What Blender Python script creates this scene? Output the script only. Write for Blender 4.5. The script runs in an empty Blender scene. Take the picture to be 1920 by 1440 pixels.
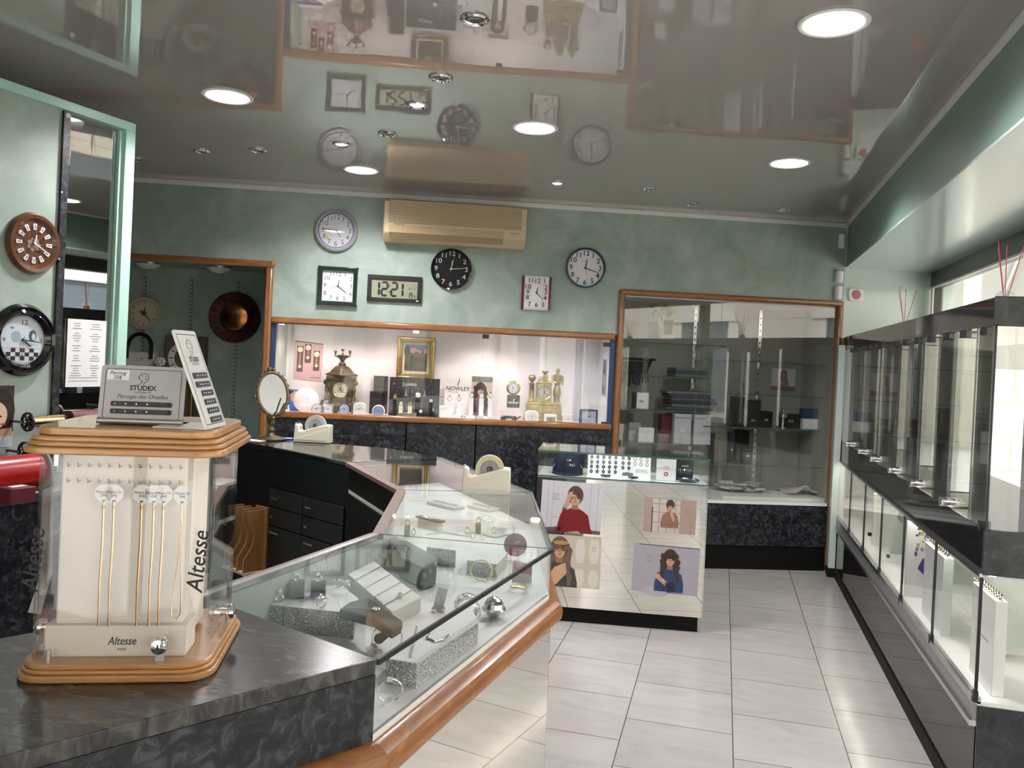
# Jewellery and clock shop, rebuilt object by object.  Units: metres, z up, floor z = 0.
import bpy, bmesh, math, random
from mathutils import Vector, Matrix
random.seed(7)
SC = bpy.context.scene
COL = SC.collection
PI = math.pi
R = math.radians

# ------------------------------------------------------------------ camera frame (lens found from the room's straight edges)
FPX, CYP, HC = 1530.4, 684.0, 1.40
roll, pitch, yaw = .046180, .007145, R(14.6)
_F = Vector((0, math.cos(pitch), -math.sin(pitch))); _R = Vector((1, 0, 0)); _U = _R.cross(_F)
_r = math.cos(roll)*_R + math.sin(roll)*_U; _u = -math.sin(roll)*_R + math.cos(roll)*_U
_Z = Matrix.Rotation(yaw, 3, 'Z')
_r, _u, _F = _Z @ _r, _Z @ _u, _Z @ _F
CAM = Vector((0, 0, HC))
def ray(x, y): return (x-960)/FPX*_r - (y-CYP)/FPX*_u + _F
def onp(x, y, p, n):
    d = ray(x, y); n = Vector(n); return CAM + d*((Vector(p)-CAM).dot(n)/d.dot(n))
def onz(x, y, z): return onp(x, y, (0, 0, z), (0, 0, 1))
def onx(x, y, X): return onp(x, y, (X, 0, 0), (1, 0, 0))
RB = R(20.2)                                            # heading of the back wall
BE = Vector((math.cos(RB), math.sin(RB), 0)); BN = Vector((math.sin(RB), -math.cos(RB), 0)); BP = Vector((.343, 6.021, 0))
def BW(s, z, off=0): return BP + BE*s + BN*off + Vector((0, 0, z))      # off > 0: into the room
def bw(x, y, off=0): return onp(x, y, BP + BN*off, BN)
def bs(x, y, off=0):
    p = bw(x, y, off); return (p-BP).dot(BE), p.z
LPC = Vector((-2.585, 3.081, 0)); LE = Vector((.1563, .9877, 0)); LN = Vector((.9877, -.1563, 0)); RL = math.atan2(LE.y, LE.x)
def LW(t, z, off=0): return LPC + LE*t + LN*off + Vector((0, 0, z))
def lw(x, y, off=0): return onp(x, y, LPC + LN*off, LN)
CEIL = 2.466; ZC = .93; XR = .80

# ------------------------------------------------------------------ materials
MAT = {}
def nodes(name):
    m = bpy.data.materials.new(name); m.use_nodes = True
    nt = m.node_tree; b = nt.nodes['Principled BSDF']; return m, nt, b
def M(name, col=None, rough=.5, metal=0, spec=.5, emit=None, es=1, coat=0):
    if name in MAT: return MAT[name]
    m, nt, b = nodes(name)
    b.inputs['Base Color'].default_value = (*col, 1); b.inputs['Roughness'].default_value = rough
    b.inputs['Metallic'].default_value = metal; b.inputs['Specular IOR Level'].default_value = spec
    b.inputs['Coat Weight'].default_value = coat; b.inputs['Coat Roughness'].default_value = .03
    if emit: b.inputs['Emission Color'].default_value = (*emit, 1); b.inputs['Emission Strength'].default_value = es
    m.diffuse_color = (*col, 1)
    MAT[name] = m; return m
def srgb(r, g, b):
    f = lambda c: (c/255/12.92 if c/255 <= .04045 else ((c/255+.055)/1.055)**2.4)
    return (f(r), f(g), f(b))
def noise_mat(name, stops, scale=6, rough=.5, detail=6, vec=(1, 1, 1), dist=0, coat=0, bump=0, metal=0, bscale=None, rrange=None):
    m, nt, b = nodes(name); N = nt.nodes; L = nt.links
    tc = N.new('ShaderNodeTexCoord'); mp = N.new('ShaderNodeMapping'); mp.inputs['Scale'].default_value = vec
    nz = N.new('ShaderNodeTexNoise'); nz.inputs['Scale'].default_value = scale; nz.inputs['Detail'].default_value = detail
    nz.inputs['Roughness'].default_value = .62; nz.inputs['Distortion'].default_value = dist
    cr = N.new('ShaderNodeValToRGB')
    e = cr.color_ramp.elements
    while len(e) < len(stops): e.new(.5)
    for k, (p, c) in enumerate(stops): e[k].position = p; e[k].color = (*c, 1)
    L.new(tc.outputs['Object'], mp.inputs['Vector']); L.new(mp.outputs['Vector'], nz.inputs['Vector'])
    L.new(nz.outputs['Fac'], cr.inputs['Fac']); L.new(cr.outputs['Color'], b.inputs['Base Color'])
    b.inputs['Roughness'].default_value = rough; b.inputs['Coat Weight'].default_value = coat; b.inputs['Coat Roughness'].default_value = .04
    b.inputs['Metallic'].default_value = metal
    if bump:
        bp = N.new('ShaderNodeBump'); bp.inputs['Strength'].default_value = bump; bp.inputs['Distance'].default_value = .004
        if bscale:
            n2 = N.new('ShaderNodeTexNoise'); n2.inputs['Scale'].default_value = bscale; L.new(tc.outputs['Object'], n2.inputs['Vector'])
            L.new(n2.outputs['Fac'], bp.inputs['Height'])
        else: L.new(nz.outputs['Fac'], bp.inputs['Height'])
        L.new(bp.outputs['Normal'], b.inputs['Normal'])
    MAT[name] = m; return m
def glass_mat(name, tint=(.985, .995, .990), k=.78, base=.04):
    m = bpy.data.materials.new(name); m.use_nodes = True; nt = m.node_tree; N = nt.nodes; L = nt.links; N.clear()
    out = N.new('ShaderNodeOutputMaterial'); mix = N.new('ShaderNodeMixShader'); tr = N.new('ShaderNodeBsdfTransparent'); gl = N.new('ShaderNodeBsdfGlossy')
    tr.inputs['Color'].default_value = (*tint, 1); gl.inputs['Roughness'].default_value = 0; gl.inputs['Color'].default_value = (1, 1, 1, 1)
    geo = N.new('ShaderNodeNewGeometry'); dot = N.new('ShaderNodeVectorMath'); dot.operation = 'DOT_PRODUCT'
    L.new(geo.outputs['Incoming'], dot.inputs[0]); L.new(geo.outputs['Normal'], dot.inputs[1])
    def mth(op, a, b=None, clamp=False):
        n = N.new('ShaderNodeMath'); n.operation = op; n.use_clamp = clamp
        for i, v in enumerate((a, b)):
            if v is None: continue
            if isinstance(v, (int, float)): n.inputs[i].default_value = v
            else: L.new(v, n.inputs[i])
        return n.outputs[0]
    c = mth('ABSOLUTE', dot.outputs['Value']); q = mth('SUBTRACT', 1, c); p5 = mth('POWER', q, 5)
    fr = mth('ADD', mth('MULTIPLY', p5, (1-base)*k), base*k, True)
    L.new(fr, mix.inputs['Fac']); L.new(tr.outputs[0], mix.inputs[1]); L.new(gl.outputs[0], mix.inputs[2]); L.new(mix.outputs[0], out.inputs['Surface'])
    MAT[name] = m; return m

green = noise_mat('green_stucco', [(.28, (.235, .312, .262)), (.5, (.325, .405, .35)), (.70, (.43, .51, .455))], scale=3.0, rough=.42, dist=.9, detail=7, bump=.12, bscale=9)
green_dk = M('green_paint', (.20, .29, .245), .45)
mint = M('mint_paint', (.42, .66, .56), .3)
palegreen = M('pale_green_gloss', (.56, .66, .60), .16)
marble_f = noise_mat('dark_marble_laminate', [(.40, (.005, .006, .008)), (.53, (.020, .022, .027)), (.66, (.060, .063, .076))], scale=34, rough=.34, dist=1.0, detail=2.5)
marble_t = noise_mat('grey_marble_top', [(.3, (.022, .021, .022)), (.5, (.052, .050, .050)), (.72, (.13, .125, .12))], scale=16, rough=.22, dist=.8, detail=8, vec=(1, 2.4, 1))
marble_s = noise_mat('grey_marble_panel', [(.3, (.012, .014, .015)), (.55, (.032, .036, .037)), (.75, (.075, .08, .08))], scale=18, rough=.3, dist=1, detail=6)
wood = noise_mat('cherry_wood', [(.3, (.20, .075, .022)), (.55, (.30, .125, .040)), (.75, (.40, .19, .07))], scale=9, rough=.28, dist=1.2, vec=(1, 8, 8), coat=.4)
woodY = noise_mat('cherry_wood_upright', [(.3, (.19, .07, .022)), (.55, (.29, .12, .04)), (.75, (.38, .18, .07))], scale=9, rough=.28, dist=1.2, vec=(9, 9, 1), coat=.4)
beech = noise_mat('beech_wood', [(.3, (.44, .21, .07)), (.55, (.56, .30, .12)), (.75, (.68, .42, .20))], scale=7, rough=.3, dist=1.0, vec=(1, 10, 14), coat=.35)
plyw = noise_mat('plywood', [(.3, (.26, .13, .04)), (.6, (.36, .19, .07))], scale=8, rough=.45, vec=(8, 8, 1))
glass = glass_mat('clear_glass'); glassg = glass_mat('green_glass', (.94, .98, .965)); acryl = glass_mat('acrylic', (.985, .985, .98), .9)
glassd = glass_mat('mirror_tint_glass', (.94, .955, .95), 1.0, .05)
edgeg = M('glass_edge', (.05, .12, .10), .1)
mirror = M('mirror', (.86, .87, .84), .0, 1); mirrorw = M('mirror_warm', (.86, .845, .785), .0, 1); mirrord = M('mirror_dim', (.55, .56, .53), .01, 1)
white = M('white_plastic', (.80, .80, .79), .3); whitem = M('white_matt', (.82, .81, .79), .6); paper = M('white_paper', (.80, .80, .81), .7)
ivory = M('ivory_plastic', (.74, .71, .58), .35); cream = M('cream_plastic', (.60, .49, .31), .4); creamd = M('cream_dark', (.36, .27, .15), .5)
black = M('black_plastic', (.012, .012, .013), .3); blackm = M('black_matt', (.004, .004, .004), .6, 0, .2); blackg = M('black_gloss', (.010, .011, .011), .04, spec=.6)
ink = M('black_ink', (.02, .02, .022), .6); inkg = M('grey_ink', (.25, .25, .27), .7); chrome = M('chrome', (.80, .80, .82), .08, 1); steel = M('brushed_steel', (.62, .62, .63), .25, 1)
gold = M('gold', (.86, .63, .25), .18, 1); goldm = M('gold_matt', (.34, .24, .08), .35, 1); rosegold = M('rose_gold', (.80, .50, .28), .2, 1); silver = M('silver', (.86, .86, .87), .12, 1)
bronze = noise_mat('bronze', [(.3, (.07, .052, .03)), (.6, (.16, .12, .07)), (.8, (.28, .22, .13))], scale=30, rough=.42, metal=.6)
brass = noise_mat('gilt_brass', [(.3, (.27, .21, .08)), (.7, (.46, .38, .17))], scale=25, rough=.32, metal=.75)
copper = noise_mat('dark_copper', [(.3, (.03, .010, .006)), (.55, (.085, .026, .012)), (.75, (.20, .075, .03))], scale=40, rough=.3, metal=.6)
browng = M('brown_glaze', (.115, .045, .022), .12, coat=.5); greylt = M('grey_plastic', (.36, .36, .42), .3); dial_w = M('white_dial', (.78, .78, .80), .5); dial_g = M('grey_dial', (.62, .62, .68), .5)
dkgreen = M('dark_green_lacquer', (.004, .018, .010), .14); navy = M('navy_fabric', (.006, .012, .034), .75, 0, .3); navyp = M('navy_print', (.02, .05, .14), .5); blue_l = M('blue_print', (.05, .12, .42), .5)
lcd = M('lcd_screen', (.27, .29, .20), .25); red = M('red_plastic', (.55, .02, .02), .4); burg = M('burgundy_card', (.12, .012, .022), .5); dred = M('dark_red_plastic', (.14, .012, .012), .25)
darkgrey = M('dark_grey_suede', (.045, .052, .052), .8); greysuede = M('grey_green_suede', (.16, .18, .175), .8); taupe = M('taupe_card', (.24, .21, .17), .6)
bed = M('white_display_bed', (.78, .80, .79), .45); pad = M('pale_leather_pad', (.66, .65, .61), .5)
trimw = M('white_trim', (.74, .74, .70), .35); greyboard = M('grey_board', (.17, .17, .16), .5); greyboard2 = M('warm_grey_board', (.34, .32, .28), .55)
nichew = M('niche_white', (.82, .80, .81), .45)
floorm = None
# glitter
glit = noise_mat('glitter_edge', [(.42, (.20, .21, .22)), (.56, (.42, .43, .44)), (.66, (.95, .95, .95))], scale=420, rough=.3, detail=1)
# ceiling: stretched lacquer sheet with slow waves
def ceiling_mat():
    m, nt, b = nodes('stretched_lacquer_ceiling'); N = nt.nodes; L = nt.links
    b.inputs['Base Color'].default_value = (.40, .368, .338, 1); b.inputs['Roughness'].default_value = .006; b.inputs['IOR'].default_value = 2.5
    tc = N.new('ShaderNodeTexCoord'); nz = N.new('ShaderNodeTexNoise'); nz.inputs['Scale'].default_value = 1.7; nz.inputs['Detail'].default_value = 1.2
    bp = N.new('ShaderNodeBump'); bp.inputs['Strength'].default_value = .35; bp.inputs['Distance'].default_value = .007
    L.new(tc.outputs['Object'], nz.inputs['Vector']); L.new(nz.outputs['Fac'], bp.inputs['Height']); L.new(bp.outputs['Normal'], b.inputs['Normal'])
    return m
ceilm = ceiling_mat()
def floor_mat():
    m, nt, b = nodes('marble_floor_tiles'); N = nt.nodes; L = nt.links
    tc = N.new('ShaderNodeTexCoord'); sep = N.new('ShaderNodeSeparateXYZ'); L.new(tc.outputs['Object'], sep.inputs[0])
    def mth(op, a, v):
        n = N.new('ShaderNodeMath'); n.operation = op; L.new(a, n.inputs[0]); n.inputs[1].default_value = v; return n.outputs[0]
    u = mth('DIVIDE', mth('SUBTRACT', sep.outputs['Y'], 3.448 + .5*.397), .397); v = mth('DIVIDE', mth('SUBTRACT', sep.outputs['X'], .0947), .409)
    cb = N.new('ShaderNodeCombineXYZ'); L.new(u, cb.inputs[0]); L.new(v, cb.inputs[1])
    br = N.new('ShaderNodeTexBrick'); br.offset = .5; br.offset_frequency = 2
    for k, val in (('Scale', 1), ('Mortar Size', .0055), ('Mortar Smooth', .1), ('Brick Width', 1), ('Row Height', 1), ('Bias', 0)): br.inputs[k].default_value = val
    br.inputs['Color1'].default_value = (.425, .408, .39, 1); br.inputs['Color2'].default_value = (.475, .46, .445, 1); br.inputs['Mortar'].default_value = (.10, .092, .085, 1)
    L.new(cb.outputs[0], br.inputs['Vector'])
    nz = N.new('ShaderNodeTexNoise'); nz.inputs['Scale'].default_value = 5; nz.inputs['Detail'].default_value = 8; nz.inputs['Distortion'].default_value = 1.2
    mp = N.new('ShaderNodeMapping'); mp.inputs['Scale'].default_value = (.6, 1.8, 1); L.new(tc.outputs['Object'], mp.inputs[0]); L.new(mp.outputs[0], nz.inputs['Vector'])
    cr = N.new('ShaderNodeValToRGB'); cr.color_ramp.elements[0].position = .28; cr.color_ramp.elements[0].color = (.89, .87, .855, 1); cr.color_ramp.elements[1].position = .6; cr.color_ramp.elements[1].color = (1, 1, 1, 1)
    L.new(nz.outputs['Fac'], cr.inputs['Fac'])
    mx = N.new('ShaderNodeMix'); mx.data_type = 'RGBA'; mx.blend_type = 'MULTIPLY'; mx.inputs[0].default_value = 1
    L.new(br.outputs['Color'], mx.inputs[6]); L.new(cr.outputs['Color'], mx.inputs[7]); L.new(mx.outputs[2], b.inputs['Base Color'])
    b.inputs['Roughness'].default_value = .16; b.inputs['Specular IOR Level'].default_value = .5
    return m
floorm = floor_mat()
def stone_mat(name, c1, c2, bw_=.9, bh=.42, mort=(.45, .41, .33)):
    m, nt, b = nodes(name); N = nt.nodes; L = nt.links
    tc = N.new('ShaderNodeTexCoord'); sep = N.new('ShaderNodeSeparateXYZ'); cb = N.new('ShaderNodeCombineXYZ'); ad = N.new('ShaderNodeMath'); ad.operation = 'ADD'
    L.new(tc.outputs['Object'], sep.inputs[0]); L.new(sep.outputs['X'], ad.inputs[0]); L.new(sep.outputs['Y'], ad.inputs[1])
    L.new(ad.outputs[0], cb.inputs[0]); L.new(sep.outputs['Z'], cb.inputs[1])
    br = N.new('ShaderNodeTexBrick'); br.inputs['Scale'].default_value = 1; br.inputs['Brick Width'].default_value = bw_; br.inputs['Row Height'].default_value = bh; br.inputs['Mortar Size'].default_value = .012
    br.inputs['Color1'].default_value = (*c1, 1); br.inputs['Color2'].default_value = (*c2, 1); br.inputs['Mortar'].default_value = (*mort, 1)
    L.new(cb.outputs[0], br.inputs['Vector']); L.new(br.outputs['Color'], b.inputs['Base Color']); b.inputs['Roughness'].default_value = .85
    return m
stone = stone_mat('pale_stone_blocks', (.58, .52, .42), (.64, .58, .48))
led = M('led_panel', (1, 1, 1), .5, emit=(1, .97, .92), es=14); ledw = M('warm_spot', (1, .9, .8), .5, emit=(1, .86, .72), es=12); leds = M('led_strip', (1, 1, 1), .5, emit=(1, .93, .80), es=4)
SKIN = M('print_skin', srgb(205, 160, 135), .5); SKIN2 = M('print_skin_shade', srgb(165, 115, 92), .5); HAIR = M('print_brown_hair', srgb(66, 44, 36), .5); HAIR2 = M('print_dark_hair', srgb(40, 28, 26), .5); HAIR3 = M('print_ash_hair', srgb(120, 98, 82), .5)
def pm(r, g, b): return M('print_%d_%d_%d' % (r, g, b), srgb(r, g, b), .5)

# ------------------------------------------------------------------ mesh builder
TXT = {}
def text_geo(s, shear=0, bold=0):
    k = (s, shear, bold)
    if k in TXT: return TXT[k]
    c = bpy.data.curves.new('t', 'FONT'); c.body = s; c.size = 1; c.align_x = 'CENTER'; c.align_y = 'CENTER'; c.shear = shear; c.offset = bold; c.resolution_u = 3; c.fill_mode = 'FRONT'
    o = bpy.data.objects.new('t', c); COL.objects.link(o)
    dg = bpy.context.evaluated_depsgraph_get(); dg.update(); ev = o.evaluated_get(dg); me = ev.to_mesh()
    g = ([(v.co.x, v.co.y) for v in me.vertices], [tuple(p.vertices) for p in me.polygons])
    ev.to_mesh_clear(); bpy.data.objects.remove(o); bpy.data.curves.remove(c)
    TXT[k] = g; return g
class MB:
    def __init__(s): s.v = []; s.f = []; s.k = []; s.mats = []; s.M = Matrix()
    def add(s, V, Fs, mat):
        if mat not in s.mats: s.mats.append(mat)
        k = s.mats.index(mat); b = len(s.v)
        s.v += [s.M @ Vector(p) for p in V]
        for f in Fs: s.f.append([b+i for i in f]); s.k.append(k)
        return s
    def box(s, x0, x1, y0, y1, z0, z1, mat):
        V = [(x, y, z) for z in (z0, z1) for y in (y0, y1) for x in (x0, x1)]
        return s.add(V, [(0, 2, 3, 1), (4, 5, 7, 6), (0, 1, 5, 4), (2, 6, 7, 3), (0, 4, 6, 2), (1, 3, 7, 5)], mat)
    def prism(s, P, z0, z1, mat):                      # outline in x, y
        n = len(P); V = [(x, y, z0) for x, y in P] + [(x, y, z1) for x, y in P]
        return s.add(V, [tuple(range(n))[::-1], tuple(range(n, 2*n))] + [(i, (i+1) % n, n+(i+1) % n, n+i) for i in range(n)], mat)
    def prismy(s, P, y0, y1, mat):                     # outline in x, z
        n = len(P); V = [(x, y0, z) for x, z in P] + [(x, y1, z) for x, z in P]
        return s.add(V, [tuple(range(n)), tuple(range(n, 2*n))[::-1]] + [(i, n+i, n+(i+1) % n, (i+1) % n) for i in range(n)], mat)
    def prismx(s, P, x0, x1, mat):                     # outline in y, z
        n = len(P); V = [(x0, y, z) for y, z in P] + [(x1, y, z) for y, z in P]
        return s.add(V, [tuple(range(n))[::-1], tuple(range(n, 2*n))] + [(i, (i+1) % n, n+(i+1) % n, n+i) for i in range(n)], mat)
    def flat(s, P, y, mat): return s.add([(x, y, z) for x, z in P], [tuple(range(len(P)))], mat)
    def ell(s, cx, cz, rx, rz, y, mat, n=18, rot=0):
        P = []
        for i in range(n):
            a = 2*PI*i/n; x, z = rx*math.cos(a), rz*math.sin(a); P.append((cx+x*math.cos(rot)-z*math.sin(rot), cz+x*math.sin(rot)+z*math.cos(rot)))
        return s.flat(P, y, mat)
    def lathe(s, prof, mat, n=28, c=(0, 0, 0), axis='z', sx=1, sy=1, cap=False):
        V = []; Fs = []; m = len(prof)
        for i in range(n):
            a = 2*PI*i/n; ca, sa = math.cos(a)*sx, math.sin(a)*sy
            for r, h in prof:
                p = (r*ca, r*sa, h) if axis == 'z' else ((r*ca, h, r*sa) if axis == 'y' else (h, r*ca, r*sa))
                V.append((p[0]+c[0], p[1]+c[1], p[2]+c[2]))
        for i in range(n):
            j = (i+1) % n
            for k in range(m-1): Fs.append((i*m+k, j*m+k, j*m+k+1, i*m+k+1))
        for k in (0, m-1) if cap else ():
            if prof[k][0] > 1e-6: Fs.append(tuple(i*m+k for i in range(n)))
        return s.add(V, Fs, mat)
    def cyl(s, c, r, h, mat, n=20, axis='z'): return s.lathe([(r, 0), (r, h)], mat, n, c, axis, cap=True)
    def sphere(s, c, r, mat, n=14, sz=1, sx=1, sy=1):
        m = max(5, n//2); prof = [(max(1e-7, r*math.sin(PI*k/m)), -r*sz*math.cos(PI*k/m)) for k in range(m+1)]
        return s.lathe(prof, mat, n, c, 'z', sx, sy)
    def tube(s, P, r, mat, n=8, closed=False):
        P = [Vector(p) for p in P]; V = []; Fs = []; N = len(P); up = Vector((0, 0, 1)); prev = None
        for i, p in enumerate(P):
            a = P[(i-1) % N] if (closed or i > 0) else p; b = P[(i+1) % N] if (closed or i < N-1) else p
            t = (b-a).normalized()
            if prev is None:
                x = t.cross(up)
                if x.length < .05: x = t.cross(Vector((1, 0, 0)))
            else: x = prev - t*prev.dot(t)
            x.normalize(); prev = x; y = t.cross(x); rr = r[i] if isinstance(r, (list, tuple)) else r
            for k in range(n):
                q = 2*PI*k/n; V.append(tuple(p + x*rr*math.cos(q) + y*rr*math.sin(q)))
        for i in range(N if closed else N-1):
            j = (i+1) % N
            for k in range(n): Fs.append((i*n+k, i*n+(k+1) % n, j*n+(k+1) % n, j*n+k))
        if not closed: Fs += [tuple(range(n))[::-1], tuple(range((N-1)*n, N*n))]
        return s.add(V, Fs, mat)
    def ring(s, c, Rr, r, mat, n=30, k=6, ax='z', a0=0, a1=360, ry=None):
        P = []; full = abs(a1-a0) >= 360; ry = ry or Rr
        for i in range(n if full else n+1):
            a = R(a0 + (a1-a0)*i/n); x, y = Rr*math.cos(a), ry*math.sin(a)
            P.append((c[0]+x, c[1]+y, c[2]) if ax == 'z' else ((c[0]+x, c[1], c[2]+y) if ax == 'y' else (c[0], c[1]+x, c[2]+y)))
        return s.tube(P, r, mat, k, full)
    def text(s, t, size, x, z, y, mat, rot=0, shear=0, bold=0, sx=1):
        V, Fs = text_geo(t, shear, bold); c, q = math.cos(rot), math.sin(rot)
        return s.add([(x + size*(sx*a*c - b*q), y, z + size*(sx*a*q + b*c)) for a, b in V], Fs, mat)
    def build(s, name, parent=None, loc=None, rz=0, bevel=0, rot=None, **props):
        me = bpy.data.meshes.new(name); me.from_pydata([tuple(v) for v in s.v], [], s.f)
        for m in s.mats: me.materials.append(m)
        for p, k in zip(me.polygons, s.k): p.material_index = k
        bm = bmesh.new(); bm.from_mesh(me); bmesh.ops.recalc_face_normals(bm, faces=bm.faces); bm.to_mesh(me); bm.free()
        for p in me.polygons: p.use_smooth = True
        me.set_sharp_from_angle(angle=R(34))
        o = bpy.data.objects.new(name, me); COL.objects.link(o)
        if loc is not None: o.location = loc
        o.rotation_euler = rot if rot else (0, 0, rz)
        if parent: o.parent = parent
        if bevel:
            b = o.modifiers.new('bevel', 'BEVEL'); b.width = bevel; b.segments = 2; b.limit_method = 'ANGLE'; b.angle_limit = R(40)
        for k, v in props.items(): o[k] = v
        return o
def thing(name, label, cat, loc, rz=0, group=None, rot=None):
    o = bpy.data.objects.new(name, None); COL.objects.link(o); o.location = loc; o.rotation_euler = rot if rot else (0, 0, rz); o.empty_display_size = .05
    o['label'] = label; o['category'] = cat
    if group: o['group'] = group
    return o
def tag(o, label, cat, group=None):
    o['label'] = label; o['category'] = cat
    if group: o['group'] = group
    return o
def struct(name, mb, **k): o = mb.build(name, **k); o['kind'] = 'structure'; return o
def dup(root, loc, rz=None, label=None, group=None):
    r = root.copy(); COL.objects.link(r); r.location = loc
    if rz is not None: r.rotation_euler[2] = rz
    if label: r['label'] = label
    if group: r['group'] = group
    for ch in list(root.children):
        c = ch.copy(); COL.objects.link(c); c.parent = r
        for g in ch.children: d = g.copy(); COL.objects.link(d); d.parent = c
    return r
def rect(x0, x1, z0, z1): return [(x0, z0), (x1, z0), (x1, z1), (x0, z1)]
def rrect(x0, x1, z0, z1, r, n=5):
    P = []
    for cx, cz, a in ((x1-r, z0+r, -90), (x1-r, z1-r, 0), (x0+r, z1-r, 90), (x0+r, z0+r, 180)):
        for i in range(n+1): q = R(a+90*i/n); P.append((cx+r*math.cos(q), cz+r*math.sin(q)))
    return P
# ------------------------------------------------------------------ the setting
def yb(x): return 6.021 + (x-.343)*.36794              # y of the back wall at x
m = MB(); m.prism([(-7, -2.2), (1.62, -2.2), (1.62, 7.2), (-7, 7.2)], -.1, 0, floorm); struct('floor', m)
m = MB(); m.prism([(-7, -2.2), (.80, -2.2), (.80, yb(.8)+.1), (-7, yb(-7)+.1)], CEIL, CEIL+.08, ceilm); struct('ceiling', m)
m = MB()
for a, b, c, d in ((-7.4, -5.05, 0, 2.6), (-5.05, -3.5, 1.95, 2.6), (-3.5, -1.14, 1.60, 2.6), (-1.14, .475, 1.905, 2.6)): m.box(a, b, 0, .12, c, d, green)
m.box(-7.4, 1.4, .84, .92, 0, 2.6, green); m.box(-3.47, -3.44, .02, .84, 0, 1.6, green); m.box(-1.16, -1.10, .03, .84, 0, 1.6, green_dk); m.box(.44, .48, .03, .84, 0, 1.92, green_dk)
struct('wall_back', m, loc=BP, rz=RB)
m = MB(); m.box(.475, 1.30, 0, .12, 0, 2.6, palegreen); struct('wall_window_end', m, loc=BP, rz=RB)  # paler green puts the window light on this wall into its colour
m = MB(); m.prism([(.80, -2.2), (1.62, -2.2), (1.62, yb(1.62)), (.80, yb(.80))], 2.165, 2.62, green_dk); struct('wall_right_bulkhead', m)
m = MB(); m.prism([(.80, -2.2), (1.45, -2.2), (1.45, yb(1.45)), (.80, yb(.80))], 2.155, 2.165, palegreen); struct('ceiling_soffit', m)
m = MB(); m.box(1.40, 1.60, -2.2, 6.6, 0, .30, palegreen); m.box(1.40, 1.60, -2.2, 6.6, 2.10, 2.16, M('dark_bronze_frame', (.06, .055, .045), .3)); struct('wall_right', m)
m = MB(); m.box(-5.0, 2, -.012, 0, CEIL-.016, CEIL-.001, trimw); m.box(-5.0, 2, -.006, 0, CEIL-.03, CEIL-.016, trimw); struct('trim_1', m, loc=BP, rz=RB)
m = MB(); m.prism([(.775, -2.2), (.80, -2.2), (.80, yb(.80)), (.775, yb(.775))], CEIL-.016, CEIL-.002, trimw); struct('trim_2', m)
m = MB(); m.prism([(-7, -2.2), (-6.9, -2.2), (-6.9, 7), (-7, 7)], 0, 2.6, green); struct('wall_left_far', m)
# shop front behind the camera: wall with a wide glazed opening
m = MB(); m.box(-7, -2.6, -2.2, -2.05, 0, 2.6, greyboard2); m.box(-2.6, .72, -2.2, -2.05, 2.3, 2.6, greyboard2); m.box(.72, 1.62, -2.2, -2.05, 0, 2.6, greyboard2); struct('wall_rear', m)
alum = M('pale_aluminium', (.55, .55, .53), .3, .8); dkfr = MAT['dark_bronze_frame']
m = MB()
for x in (-2.6, -1.5, -.42, .66): m.box(x, x+.06, -2.16, -2.09, 0, 2.3, alum)
m.box(-2.6, .72, -2.16, -2.09, 2.24, 2.3, alum); m.box(-2.6, .72, -2.16, -2.09, 0, .08, alum)
o = struct('window_2', m); m = MB(); m.box(-2.57, .69, -2.13, -2.122, .08, 2.24, glass); m.build('pane', o)
# street window on the right
m = MB()
m.box(1.395, 1.455, -2.0, 6.40, 2.035, 2.10, dkfr); m.box(1.385, 1.395, -2.0, 6.38, 2.03, 2.042, white); m.box(1.395, 1.455, -2.0, 6.40, .30, .36, dkfr)
for y in (6.33, 3.9, 1.5, -1.0): m.box(1.395, 1.455, y-.035, y+.035, .36, 2.04, dkfr); m.box(1.385, 1.395, y-.05, y-.028, .36, 2.03, white)
o = struct('window_1', m); m = MB(); m.box(1.42, 1.428, -2.0, 6.36, .36, 2.035, glass); m.build('pane', o)
m = MB(); m.box(.752, .798, 6.0, 6.10, .06, 1.60, palegreen); m.box(.748, .80, 5.995, 6.10, 0, .06, blackm); struct('trim_5', m, bevel=.004)
# street outside
m = MB(); m.box(1.62, 30, -40, 40, -.25, -.15, M('sunlit_paving', (.50, .48, .44), .9)); m.box(-30, 1.62, -40, -2.25, -.25, -.15, MAT['sunlit_paving']); struct('ground_street', m)
t = thing('stone_building', 'pale sunlit stone building across the street, seen through the window', 'building', (7.2, 0, -.15))
m = MB(); m.box(0, 3, -30, 34, 0, 9, stone); m.build('wall', t)
for y in range(-24, 32, 4):
    m = MB(); m.box(-.05, .02, y, y+1.5, 3.3, 5.6, M('window_dark', (.10, .12, .14), .1)); m.box(-.12, 0, y-.25, y+1.75, 3.1, 3.3, M('pale_stone_trim', (.70, .66, .56), .8)); m.box(-.12, 0, y-.25, y+1.75, 5.6, 5.9, MAT['pale_stone_trim']); m.build('window', t)
m = MB()
m.box(-.10, .02, 17, 33, 0, 2.9, M('blue_shopfront', (.14, .30, .42), .3)); m.box(-.13, 0, 17, 33, 2.5, 2.9, M('pale_blue', (.35, .55, .68), .5))
for y in (18.5, 21.0, 24.0, 27.5, 31): m.box(-.14, -.08, y-.12, y+.12, 0, 2.5, MAT['pale_blue']); m.box(-.12, -.09, y+.3, y+1.9, .5, 2.3, M('shop_glass', (.20, .27, .32), .05))
m.build('shop_front', t)
for y in range(-24, 16, 4):
    m = MB(); m.box(-.06, .02, y+.1, y+1.6, .7, 2.5, MAT['window_dark']); m.prismx([(y-.2, 2.5), (y+1.9, 2.5), (y+1.5, 3.0), (y+.2, 3.0)], -.14, 0, MAT['pale_stone_trim']); m.box(-.10, 0, y-.2, y+.1, .3, 2.5, MAT['pale_stone_trim']); m.box(-.10, 0, y+1.6, y+1.9, .3, 2.5, MAT['pale_stone_trim']); m.build('window', t)
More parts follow.
